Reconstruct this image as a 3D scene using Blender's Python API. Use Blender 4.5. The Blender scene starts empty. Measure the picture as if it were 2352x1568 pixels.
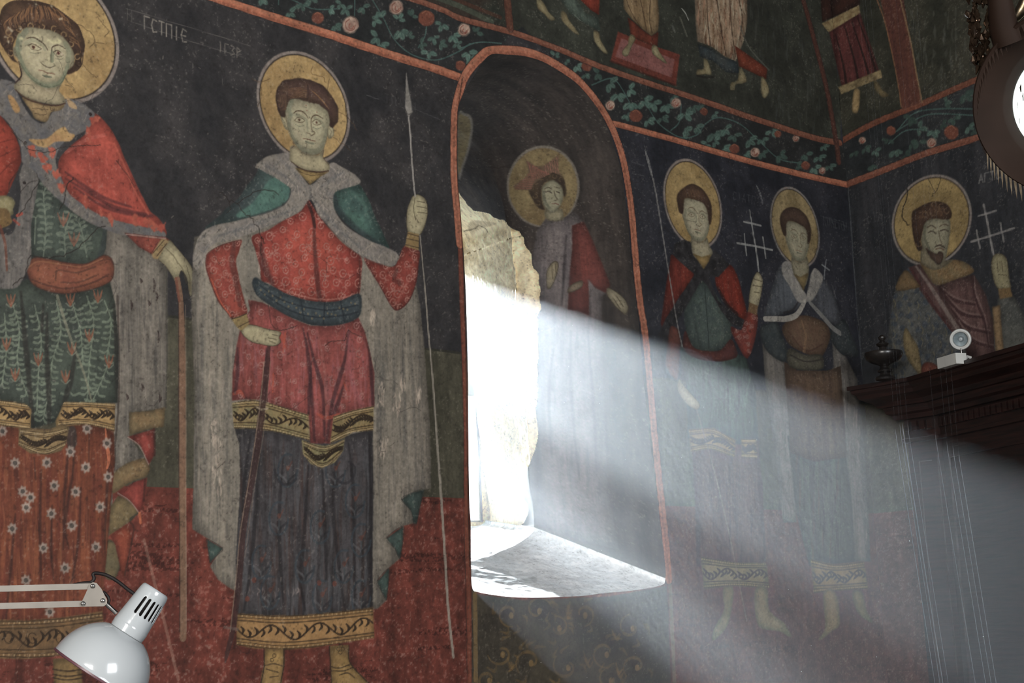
# ---------------------------------------------------------------- camera geometry (pinhole, metres)
import numpy as np
FPX=3477.; CX=1176.; CY=784.
def _cd(u,v): return np.array([(u-CX)/FPX,-(v-CY)/FPX,-1.0])
def _n(a): a=np.asarray(a,float); return a/np.linalg.norm(a)
_up=_n(_cd(415,-18000)); _x=_cd(4800,1280); _x=_n(_x-_up*_x.dot(_up)); _y=np.cross(_up,_x)
ROT=np.array([_x,_y,_up])                 # rows: world axes seen from the camera
EYE=np.array([0,0,1.6])
def rays(P):
    P=np.atleast_2d(np.asarray(P,float))
    c=np.stack([(P[:,0]-CX)/FPX,-(P[:,1]-CY)/FPX,-np.ones(len(P))],1)
    return c@ROT.T
def proj(X):
    c=(np.atleast_2d(X)-EYE)@ROT
    return np.stack([CX+FPX*c[:,0]/-c[:,2],CY-FPX*c[:,1]/-c[:,2]],1)
def hit(P,O,N):
    d=rays(P); O=np.asarray(O,float); N=np.asarray(N,float)
    return EYE+d*(((O-EYE).dot(N))/(d@N))[:,None]
SUN=_n(rays([[75,285]])[0])               # towards the sun
YA=3.0; DEPTH=1.0                          # painted wall plane, depth of the window niche
CORNER=np.array([4.725,YA,0.]); DB=_n([-.05,-1,0]); NB=np.array([DB[1],-DB[0],0])

# ---------------------------------------------------------------- camera, daylight, exposure
import bpy, bmesh, math, random
from mathutils import Vector, Matrix
SC=bpy.context.scene; COL=SC.collection
cam=bpy.data.cameras.new('camera'); co=bpy.data.objects.new('camera',cam); COL.objects.link(co); SC.camera=co
cam.sensor_width=36; cam.lens=36*FPX/2352; cam.clip_start=.02; cam.clip_end=200
M4=np.eye(4); M4[:3,:3]=ROT; M4[:3,3]=EYE; co.matrix_world=Matrix(M4.tolist())
W_=bpy.data.worlds.new('sky'); SC.world=W_; W_.use_nodes=True
W_.node_tree.nodes['Background'].inputs[0].default_value=(.80,.90,1,1); W_.node_tree.nodes['Background'].inputs[1].default_value=2.2
def lamp(kind,name,loc,aim,energy,color,size=None,size_y=None,angle=None):
    L=bpy.data.lights.new(name,kind); L.energy=energy; L.color=color
    if size: L.shape='RECTANGLE'; L.size=size; L.size_y=size_y
    if angle is not None: L.angle=angle
    o=bpy.data.objects.new(name,L); COL.objects.link(o); o.location=loc
    o.rotation_euler=(Vector(aim)-Vector(loc)).to_track_quat('-Z','Y').to_euler(); return o
lamp('SUN','sun',tuple(SUN*20),(0,0,0),60,(.88,.95,1),angle=math.radians(.55))
for a in range(2):
    for b in range(3): lamp('AREA','daylight_side_pane',(-2.25-.0*a,-1.2+.62*b,2.1+.8*a),(2.4,3,2.2),36,(1,.97,.92),.44,.6)
lamp('AREA','daylight_rear_window',(1.2,-2.6,2.4),(2.9,3,2.3),148,(.93,.97,1),1.6,1.4)
po=lamp('AREA','niche_window_portal',(3.4,4.22,2.42),(3.4,0,2.42),1,(1,1,1),.9,1.1); po.data.cycles.is_portal=True
SC.view_settings.view_transform='Standard'; SC.view_settings.look='None'; SC.view_settings.exposure=0; SC.view_settings.gamma=1
SC.view_settings.use_curve_mapping=False
SC.cycles.use_denoising=True; SC.cycles.max_bounces=5; SC.cycles.diffuse_bounces=3; SC.cycles.volume_bounces=0; SC.cycles.transparent_max_bounces=12
SC.cycles.sample_clamp_indirect=4
#<PAINT>
# ---------------------------------------------------------------- hand painting on a fine plaster grid
def vn(us,vs,su,sv,seed):
    r=np.random.RandomState(seed); a=(us-us[0])/su; b=(vs-vs[0])/sv
    G=r.rand(int(b[-1])+3,int(a[-1])+3)
    ia=a.astype(int); fa=a-ia; fa=fa*fa*(3-2*fa); ib=b.astype(int); fb=b-ib; fb=fb*fb*(3-2*fb)
    R=G[ib]*(1-fb)[:,None]+G[ib+1]*fb[:,None]
    return R[:,ia]*(1-fa)+R[:,ia+1]*fa
def fbm(us,vs,su,sv,seed,n=4,g=.55):
    o=0;w=1;t=0
    for k in range(n): o=o+w*vn(us,vs,su/2**k,sv/2**k,seed+k); t+=w; w*=g
    o=o/t; return np.clip((o-.5)*1.9+.5,0,1)
def pts(s):
    if isinstance(s,str): return np.array([[float(q) for q in p.split(',')] for p in s.split()])
    return np.asarray(s,float)
def spline(p,closed,k=6):
    n=len(p)
    if n<3: return p
    if closed: q=np.vstack([p[-1],p,p[:2]])
    else: q=np.vstack([2*p[0]-p[1],p,2*p[-1]-p[-2]])
    t=np.linspace(0,1,k,endpoint=False)[:,None]; out=[]
    for i in range(len(q)-3):
        a,b,c,d=q[i:i+4]
        out.append(.5*((2*b)+(c-a)*t+(2*a-5*b+4*c-d)*t*t+(3*b-a-3*c+d)*t**3))
    if not closed: out.append(p[-1:])
    return np.vstack(out)
SOFT='cape tunic skirt robe sleeve belt cloak mantle capelet face neck hand boot foot lining hair beard sash hem collar'.split()
class Canvas:
    def __init__(s,us,vs,px2uv,uv2px,seed,bg):
        s.us,s.vs,s.px2uv=us,vs,px2uv
        s.nu,s.nv=len(us),len(vs)
        s.col=np.zeros((s.nv,s.nu,3),np.float32); s.col[:]=bg
        s.id=np.zeros((s.nv,s.nu),np.int16); s.names=['']
        s.T={'b':fbm(us,vs,.09,.09,seed),'v':fbm(us,vs,.02,.45,seed+10,5,.7),'h':fbm(us,vs,.3,.02,seed+20,4),
             'f':fbm(us,vs,.02,.02,seed+30,3),'g':fbm(us,vs,.05,.3,seed+40,5,.75),'w':fbm(us,vs,.006,.006,seed+50,2,.8)}
        s.rng=np.random.RandomState(seed+99)
        vm=(vs[0]+vs[-1])/2
        A=uv2px(np.stack([us,np.full(s.nu,vm-.05)],1)); B=uv2px(np.stack([us,np.full(s.nu,vm+.05)],1))
        s.ppm=np.linalg.norm(A-B,axis=1)/.1
        s.us2=np.interp(np.arange(2*s.nu)/2-.25,np.arange(s.nu),us); s.vs2=np.interp(np.arange(2*s.nv)/2-.25,np.arange(s.nv),vs)
    def pid(s,name):
        if name not in s.names: s.names.append(name)
        return s.names.index(name)
    def mask(s,uv,soft=1):
        x,y=uv[:,0],uv[:,1]
        j0=max(0,np.searchsorted(s.vs,y.min())-2); j1=min(s.nv,np.searchsorted(s.vs,y.max())+3)
        i0=max(0,np.searchsorted(s.us,x.min())-3); i1=min(s.nu,np.searchsorted(s.us,x.max())+4)
        if j1-j0<2 or i1-i0<2: return None
        V=s.vs2[2*j0:2*j1]; U=s.us2[2*i0:2*i1]
        F=np.zeros((len(V),len(U)+1),np.int32)
        x2,y2=np.roll(x,-1),np.roll(y,-1)
        for a,b,c,d in zip(x,y,x2,y2):
            if b==d: continue
            if b>d: a,b,c,d=c,d,a,b
            k0=np.searchsorted(V,b); k1=np.searchsorted(V,d)
            if k1<=k0: continue
            r=np.arange(k0,k1); X=a+(c-a)*(V[r]-b)/(d-b)
            np.add.at(F,(r,np.searchsorted(U,X)),1)
        M=(np.cumsum(F,1)[:,:-1]%2).astype(np.float32)
        M=M.reshape(j1-j0,2,i1-i0,2).mean((1,3))
        for _ in range(soft):
            P=np.pad(M,1,mode='edge'); M=(P[:-2,1:-1]+P[2:,1:-1]+P[1:-1,:-2]+P[1:-1,2:]+4*P[1:-1,1:-1])/8
        return M,j0,j1,i0,i1
    def comp(s,M,j0,j1,i0,i1,c1,c2,tex,a,name,clip):
        S=(slice(j0,j1),slice(i0,i1))
        M=M*a
        if clip is not None:
            ok=np.zeros(M.shape,bool)
            for q in clip.split('|'):
                for k,nm in enumerate(s.names):
                    if nm==q or (q.endswith('*') and nm.startswith(q[:-1])): ok|=s.id[S]==k
            M=M*ok
        c1=np.array(c1,float)
        if c2 is not None:
            t=s.T[tex][S][...,None]; c=c1*(1-t)+np.array(c2,float)*t
        else: c=c1
        s.col[S]=s.col[S]*(1-M[...,None])+c*M[...,None]
        if name is not None: s.id[S][M>.5*min(1,a)]=s.pid(name)
    def wob(s,uv,amp):
        if amp<=0 or len(uv)<8: return uv
        r=s.rng; n=len(uv); k=max(4,n//3); w=np.interp(np.arange(n)*k/n,np.arange(k+1),np.concatenate([(q:=r.randn(k)),q[:1]]))
        w2=np.interp(np.arange(n)*k/n,np.arange(k+1),np.concatenate([(q:=r.randn(k)),q[:1]]))
        p=1/np.interp(uv[:,0],s.us,s.ppm)
        return uv+np.stack([w*amp*p,w2*amp*p],1)
    def f(s,name,P,c1,c2=None,tex='b',a=1,sm=1,soft=1,wob=.5,clip=None):
        p=pts(P)
        if sm: p=spline(p,1)
        uv=s.wob(s.px2uv(p),wob)
        m=s.mask(uv,soft)
        if m:
            s.comp(*m,c1,c2,tex,a,name,clip)
            # the painter's own modelling: contours drawn darker, middles a little lighter
            if name is not None and name.split('/')[1] in SOFT and a==1:
                M,j0,j1,i0,i1=m; r=max(2,min(11,int(min(M.shape)*.13))); B=M
                for _ in range(2):
                    P=np.pad(B,r); c=np.cumsum(np.cumsum(P,0),1); c=np.pad(c,((1,0),(1,0))); k=2*r+1
                    B=(c[k:,k:]-c[:-k,k:]-c[k:,:-k]+c[:-k,:-k])/k/k; B=B[:M.shape[0],:M.shape[1]]
                t=np.clip((B-.45)/.5,0,1); S=(slice(j0,j1),slice(i0,i1)); w=M if clip is None else M*(s.id[S]==s.pid(name))
                s.col[S]*=(1-w*(.27*(1-t)-.07*t))[...,None]
    def s(s,P,w,c,a=1,name=None,sm=1,clip=None,dry=0,soft=1.2,raw=False):
        p=pts(P)
        if sm: p=spline(p,0)
        uv=p if raw else s.px2uv(p)
        w=np.atleast_1d(w).astype(float); n=len(uv)
        W=np.interp(np.linspace(0,1,n),np.linspace(0,1,len(w)),w) if len(w)>1 else np.full(n,w[0])
        pp=np.interp(uv[:,0],s.us,s.ppm); W=W/pp/2; sf=soft/pp.mean()
        mg=W.max()+sf
        j0=max(0,np.searchsorted(s.vs,uv[:,1].min()-mg)-1); j1=min(s.nv,np.searchsorted(s.vs,uv[:,1].max()+mg)+1)
        i0=max(0,np.searchsorted(s.us,uv[:,0].min()-mg)-1); i1=min(s.nu,np.searchsorted(s.us,uv[:,0].max()+mg)+1)
        if j1-j0<1 or i1-i0<1: return
        M=np.zeros((j1-j0,i1-i0),np.float32)
        for k in range(n-1):
            A,B=uv[k],uv[k+1]; m2=max(W[k],W[k+1])+sf
            b0=max(j0,np.searchsorted(s.vs,min(A[1],B[1])-m2)); b1=min(j1,np.searchsorted(s.vs,max(A[1],B[1])+m2)+1)
            a0=max(i0,np.searchsorted(s.us,min(A[0],B[0])-m2)); a1=min(i1,np.searchsorted(s.us,max(A[0],B[0])+m2)+1)
            if b1<=b0 or a1<=a0: continue
            U=s.us[a0:a1][None]-A[0]; V=s.vs[b0:b1][:,None]-A[1]; D=B-A; L=D.dot(D)+1e-12
            t=np.clip((U*D[0]+V*D[1])/L,0,1); d=np.hypot(U-t*D[0],V-t*D[1])
            m=np.clip((W[k]*(1-t)+W[k+1]*t-d)/sf+.5,0,1)
            # very thin strokes fade instead of vanishing between grid rows
            q=M[b0-j0:b1-j0,a0-i0:a1-i0]; np.maximum(q,m,out=q)
        if dry: M*=np.clip(1.3-dry*2*s.T['w'][j0:j1,i0:i1]*1.0,0,1)
        s.comp(M,j0,j1,i0,i1,c,None,'b',a,name,clip)
    def dot(s,x,y,r,c,a=1,name=None,clip=None): s.s([[x,y],[x+.01,y]],2*r,c,a,name,0,clip)
    def circ(s,name,cx,cy,rm,c1,c2=None,tex='b',a=1,clip=None):
        c=s.px2uv(pts([[cx,cy]]))[0]; t=np.linspace(0,2*np.pi,90,endpoint=False)
        m=s.mask(np.stack([c[0]+rm*np.cos(t),c[1]+rm*np.sin(t)],1),1)
        if m: s.comp(*m,c1,c2,tex,a,name,clip)
    def ring(s,cx,cy,rm,w,c,a=1,clip=None,name=None):
        o=s.px2uv(pts([[cx,cy]]))[0]; t=np.linspace(0,2*np.pi,100)
        s.s(np.stack([o[0]+rm*np.cos(t),o[1]+rm*np.sin(t)],1),w,c,a,name,0,clip,raw=True)
    def crack(s,P,w=1.6,c=(40,32,28),a=.75,j=3):
        p=spline(pts(P),0,3); p=p+s.rng.randn(*p.shape)*j*.5; s.s(p,w,c,a,sm=0)
def ell(cx,cy,a,b,ang=0,n=10):
    t=np.linspace(0,2*np.pi,n,endpoint=False); c,q=np.cos(ang),np.sin(ang)
    return np.stack([cx+a*np.cos(t)*c-b*np.sin(t)*q,cy+a*np.cos(t)*q+b*np.sin(t)*c],1)
# ---------------------------------------------------------------- surfaces
def axis(px0,px1,y,step):
    return hit(np.stack([np.arange(px0,px1,step),np.full(len(np.arange(px0,px1,step)),y)],1),[0,YA,0],[0,1,0])[:,0]
def A_px2uv(P): return hit(P,[0,YA,0],[0,1,0])[:,[0,2]]
def A_3d(uv): return np.stack([uv[:,0],np.full(len(uv),YA),uv[:,1]],1)
def B_px2uv(P):
    X=hit(P,CORNER,NB); return np.stack([(X-CORNER)@DB,X[:,2]],1)
def B_3d(uv): return CORNER+uv[:,:1]*DB+np.stack([0*uv[:,1],0*uv[:,1],uv[:,1]],1)
QA,QB,QJ,QW=1.7,.003,.0035,.003
ua=axis(-330,2020,900,QA); ua=ua[ua<CORNER[0]-.001]; ua=np.append(ua,CORNER[0])
CA=Canvas(ua,np.arange(1.28,4.0,.0021),A_px2uv,lambda q:proj(A_3d(q)),11,(46,44,46))
CB=Canvas(np.arange(0,1.25,QB),np.arange(1.28,4.0,.003),B_px2uv,lambda q:proj(B_3d(q)),22,(40,42,50))
OPEN=spline(pts("1085,1350 1098,1359 1135,1366 1185,1371 1244,1372 1295,1370 1338,1368 1395,1361 1458,1355 1518,1344 1528,1330 1528,1300 1521,1240 1510,1150 1491,1000 1476,850 1468,750 1462,700 1450,600 1442,500 1439,482 1428,398 1412,341 1394,291 1368,244 1336,205 1307,181 1255,146 1216,132 1174,127 1132,124 1111,140 1092,170 1076,195 1054,240 1051,290 1051,400 1059,500 1066,600 1071,700 1075,860 1076,1000 1078,1150 1081,1200 1082,1300"),1,8)
FO=A_px2uv(OPEN)                                  # front outline (x,z)
def back_of(F,t):
    """outline of the niche at depth t (0..1 m): the plastered reveal narrows, the broken stone behind it flares to the window"""
    x,z=F[:,0],F[:,1]; k=np.clip((x-2.76)/.787,0,1); lo=np.clip((3.15-z)/.25,0,1)
    t1=np.minimum(t,.43); t2=np.maximum(t-.43,0)
    dx=k*(-.283*t1+t2*(.575*lo-.283*(1-lo)))+(1-k)*(.10*t)
    zm0=1.80+.085*k**3; zm=zm0+(z-1.70)*(3.2-zm0)/1.57; zb=1.955+(z-1.70)*(3.3-1.955)/1.57
    return x+dx,np.where(t<.43,z+(zm-z)*t/.43,zm+(zb-zm)*t2/.57)
_cl=np.vstack([FO,FO[:1]]); _al=np.concatenate([[0],np.cumsum(np.hypot(*np.diff(_cl,axis=0).T))])
def J_3d(uv):
    a=uv[:,1]%_al[-1]; F=np.stack([np.interp(a,_al,_cl[:,0]),np.interp(a,_al,_cl[:,1])],1)
    x,z=back_of(F,uv[:,0]); return np.stack([x,YA+uv[:,0],z],1)
uj=np.arange(0,DEPTH+.001,QJ); uj[-1]=DEPTH; vj=np.linspace(0,_al[-1],int(_al[-1]/.0028))
_k1=int(np.searchsorted(vj,_al[np.argmin(np.hypot(*(OPEN-[1060,250]).T))]))   # the part of the reveal the opening shows
_G=np.stack(np.meshgrid(uj,vj[:_k1]),-1).reshape(-1,2); _PG=proj(J_3d(_G))
def J_px2uv(P):
    out=[]
    for p in np.atleast_2d(P):
        g=_G[np.argmin(((_PG-p)**2).sum(1))].copy()
        for _ in range(2):
            e=1e-3; q=proj(J_3d(np.array([g,g+[e,0],g+[0,e]]))); Jm=np.stack([(q[1]-q[0])/e,(q[2]-q[0])/e],1)
            try: st=np.linalg.solve(Jm,p-q[0])
            except Exception: break
            st=np.clip(st,-.25,.25); g=g+st
        out.append(g)
    return np.array(out)
CJ=Canvas(uj,vj,J_px2uv,lambda q:proj(J_3d(q)),33,(50,44,42))
CJ.ppm[:]=600
def W_px2uv(P): return hit(P,[0,YA+DEPTH,0],[0,1,0])[:,[0,2]]
def W_3d(uv): return np.stack([uv[:,0],np.full(len(uv),YA+DEPTH),uv[:,1]],1)
CW=Canvas(np.arange(2.60,3.85,QW),np.arange(1.83,3.52,QW),W_px2uv,lambda q:proj(W_3d(q)),44,(50,44,42))
WIN=(3.05,3.742,1.955,2.895)                       # window hole x0,x1,z0,z1 in the back wall of the niche

DK=(42,34,30)
def fold(C,P,w=8,c=(45,38,34),a=.6,clip=None): C.s(P,[w*.4,w,w*.5],c,a,clip=clip,soft=4)
def halo(C,n,cx,cy,rm,c1=(180,146,88),c2=(150,115,66),rim=(146,132,122)):
    C.circ(n,cx,cy,rm,rim,(118,104,96),'f'); C.circ(n,cx,cy,rm*.945,DK); C.circ(n,cx,cy,rm*.925,c1,c2,'b')
def feats(C,b,dk=(92,72,52),gr=(104,106,84),a=.8,clip=None,w=1.):
    x0,y0,x1,y1=b
    def M(s):
        p=pts(s); return np.stack([x0+(p[:,0]-656)/97*(x1-x0),y0+(p[:,1]-228)/128*(y1-y0)],1)
    S=lambda s,ww,c,al=a:C.s(M(s),np.array(ww)*w,c,al,clip=clip)
    S("668,262 664,290 672,316 690,338 712,347 733,343 745,322 751,300",[9,12,9],gr,.45)
    S("676,262 690,268 703,276 708,300",[10,6],gr,.35); S("722,270 735,278 744,290",[8,8],gr,.35)
    S("675,260 681,255 692,255 702,262 708,271",[2,3.5,2],dk); S("715,273 720,266 729,265 742,272",[2,3.5,2],dk)
    S("677,276 683,270 692,270 700,277 692,281 683,280 677,276",1.6,dk); C.dot(*M("688,275")[0],3*w,(95,62,42),a,clip=clip)
    S("717,280 724,275 731,276 738,283 730,287 722,286 717,280",1.6,dk); C.dot(*M("727,281")[0],3*w,(85,50,38),a,clip=clip)
    S("679,286 688,290 699,288",1.4,gr); S("719,292 728,296 737,293",1.4,gr)
    S("715,272 715,285 717,298 723,304",[3,3,4],dk,.6); S("705,305 712,307 715,311 723,307",[2,3],dk,.7)
    S("711,262 710,285 709,300",5,(176,164,128),.5)
    S("697,318 706,319 712,321 724,324",2.2,(110,66,48)); S("702,325 712,328 721,330",4,gr,.8)
    S("680,300 690,310 695,320",9,(168,150,118),.35)
    S("657,274 662,293 669,311 680,333 696,351 715,356 731,354 742,344 751,317 753,293",1.6,dk,.5)
def flower(C,x,y,r,c,core,n=7,clip=None,a=.85):
    t=np.linspace(0,2*np.pi,n*4,endpoint=False); q=r*(1+.22*np.cos(n*t))
    C.f(None,np.stack([x+q*np.cos(t)*.88,y+q*np.sin(t)],1),c,None,a=a,sm=0,clip=clip,wob=.4); C.dot(x,y,r*.42,core,.9,clip=clip)
def inside(poly,x,y):
    r=False; n=len(poly)
    for i in range(n):
        a,b=poly[i],poly[i-1]
        if (a[1]>y)!=(b[1]>y) and x<(b[0]-a[0])*(y-a[1])/(b[1]-a[1])+a[0]: r=not r
    return r
def scatter(poly,d,seed):
    poly=pts(poly); r=np.random.RandomState(seed); out=[]
    lo,hi=poly.min(0),poly.max(0)
    for _ in range(int(14*(hi-lo).prod()/d/d)):
        p=lo+r.rand(2)*(hi-lo)
        if inside(poly,*p) and all(np.hypot(*(p-q))>d for q in out): out.append(p)
    return out
def rosettes(C,poly,d,c,seed,clip,r=7):
    g=np.random.RandomState(seed)
    for p in scatter(poly,d,seed):
        q=r*(.8+.5*g.rand())
        C.s(ell(*p,q*.85,q,0,9),2.4,c,.6,clip=clip,sm=1); C.dot(*p,2,c,.6,clip=clip)
        t=g.rand()*6.28; e=p+np.array([np.cos(t),np.sin(t)])*q*2.3; m=(p+e)/2+g.randn(2)*3
        C.s([p,m,e],2,c,.45,clip=clip)
        for s in (-1,1): C.s([m,m+np.array([np.cos(t+s),np.sin(t+s)])*q*.8],[2,4],c,.4,clip=clip)
def sprig(C,P,c,clip,L=17,w=6,both=1):
    p=spline(pts(P),0,5); C.s(p,3,c,.7,sm=0,clip=clip); g=C.rng; k=0; dist=0
    for i in range(1,len(p)):
        d=p[i]-p[i-1]; dist+=np.hypot(*d)
        if dist>L*.62:
            dist=0; k+=1; t=np.arctan2(d[1],d[0])
            for s in ((-1,1) if both else ((-1)**k,)):
                a=t+s*(.9+.2*g.randn()); l=L*(.8+.4*g.rand()); e=p[i]+np.array([np.cos(a),np.sin(a)])*l; n=np.array([-np.sin(a),np.cos(a)])*s
                C.s([p[i],p[i]+(e-p[i])*.55+n*-l*.18,e+n*l*.22],[2,w,w*1.1],c,.62,clip=clip)
def fur(C,poly,c1,c2,clip,seed,n=220,L=11,w=3.5):
    poly=pts(poly); r=np.random.RandomState(seed); lo,hi=poly.min(0),poly.max(0)
    for _ in range(n):
        p=lo+r.rand(2)*(hi-lo)
        if not inside(poly,*p): continue
        a=r.rand()*3.14; v=np.array([np.cos(a),abs(np.sin(a))+.6])*L*(.5+r.rand()); C.s([p,p+v],[1,w],c1 if r.rand()<.5 else c2,.45,clip=clip)
def streaks(C,poly,cols,clip,seed,n=200,L=60,w=5,a=.35):
    poly=pts(poly); r=np.random.RandomState(seed); lo,hi=poly.min(0),poly.max(0)
    for _ in range(n):
        p=lo+r.rand(2)*(hi-lo)
        if not inside(poly,*p): continue
        l=L*(.4+r.rand()); C.s([p,p+[r.randn()*1.5,l*.5],p+[r.randn()*2,l]],[1,w*(.4+r.rand()),1],cols[r.randint(len(cols))],a,clip=clip,dry=.3,soft=2)
def goldband(C,name,poly,top,bot,seed,c1=(160,124,72),c2=(132,100,58),n=2):
    C.f(name,poly,c1,c2,'f',sm=0)
    T,Bm=spline(pts(top),0,4),spline(pts(bot),0,4); k=np.linspace(0,1,60)
    def at(P,t): 
        s=np.linspace(0,1,len(P)); return np.stack([np.interp(t,s,P[:,0]),np.interp(t,s,P[:,1])],1)
    X,Y=at(T,k),at(Bm,k)
    for q,w in ((0,2.5),(.1,1.6),(.2,2.6),(.8,2.6),(.9,1.6),(1,2.5)): C.s(X*(1-q)+Y*q,w,(58,42,26),.8,sm=0,clip=name)
    for i in range(0,60,2): 
        C.dot(*(X[i]*.95+Y[i]*.05),2,(190,160,110),.5,clip=name); C.dot(*(X[i]*.05+Y[i]*.95),2,(190,160,110),.5,clip=name)
    m=X*.5+Y*.5; h=np.hypot(*(Y-X).T)*.22
    z=m.copy(); z[:,1]+=h*np.sin(k*np.pi*n*2); C.s(z,4,(54,38,24),.9,sm=1,clip=name)
    for i in range(2,58,3):
        u=(Y[i]-X[i])/np.hypot(*(Y[i]-X[i])); sg=-1 if np.sin(k[i]*np.pi*n*2)>0 else 1; c=z[i]+u*sg*h[i]*.55
        C.s([z[i],c+[3,0],c+u*sg*h[i]*.5+[-3,0]],[3,7,3],(44,32,22),.9,clip=name)

def paint_ground():
    C=CA; vs=C.vs
    z1=A_px2uv([[1020,803]])[0][1]; z2=A_px2uv([[1020,1143]])[0][1]
    for K in (CA,CB):
        jo=int(np.searchsorted(K.vs,z1)); jr=int(np.searchsorted(K.vs,z2)); T=K.T
        def mix(a,b,t): return np.array(a)*(1-t[...,None])+np.array(b)*t[...,None]
        K.col[:]=mix((40,39,41),(60,56,56),T['b']) if K is CA else mix((34,37,42),(50,50,54),T['g'])
        if K is CA:
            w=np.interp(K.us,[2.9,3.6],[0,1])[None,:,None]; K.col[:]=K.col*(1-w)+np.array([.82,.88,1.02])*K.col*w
        K.col[:jo]=mix((58,55,42),(78,74,58),T['g'][:jo]); K.col[jr:jo][-3:]=(48,46,38)
        K.col[:jr]=mix((82,38,30),(128,55,43),T['g'][:jr]*.6+T['f'][:jr]*.4)
        r=np.random.RandomState(5)
        sp=(T['w'][:jr]>.80)[...,None]&(T['f'][:jr]>.5)[...,None]; K.col[:jr]=np.where(sp,K.col[:jr]*.8+np.array([150,130,120])*.2,K.col[:jr])
        sp=(T['h'][:jr]>.80)[...,None]&(T['w'][:jr]<.5)[...,None]; K.col[:jr]=np.where(sp,K.col[:jr]*.74,K.col[:jr])
        q=np.interp(K.us,[3.5,3.62],[0,1])[None,:,None]*.55 if K is CA else .55
        K.col[:jr]=K.col[:jr]*(1-q)+np.array((78,62,58))*q  # ground colour greyed at the right for the haze in front

ORG=(180,98,68); ORG2=(150,80,56)
def band(C,n,P,w,c=ORG,hi=(182,132,98),sh=(112,58,40)):
    C.s(P,w+4,(52,38,34),.7); C.s(P,w,c,1,n); p=spline(pts(P),0); 
    C.s(p-[0,w*.22],w*.35,hi,.38,sm=0,dry=.6); C.s(p+[0,w*.3],w*.3,sh,.45,sm=0,dry=.4)
    C.s(p,w,(c[0]*.82,c[1]*.82,c[2]*.85),.35,sm=0,dry=.7)
def leaf3(C,x,y,s,ang,c,clip,g):
    for k in (-1,0,1):
        a=ang+k*1.15+.2*g.randn(); l=s*1.15*(.8+.3*g.rand()); e=np.array([x+np.cos(a)*l*.62,y+np.sin(a)*l*.62])
        C.f(None,ell(*e,l*.5,l*.3,a),c,(c[0]*.75,c[1]*.78,c[2]*.78),'f',a=.9,clip=clip); C.s([[x,y],[x+np.cos(a)*l,y+np.sin(a)*l]],1.2,(45,62,56),.6,clip=clip)
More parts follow.
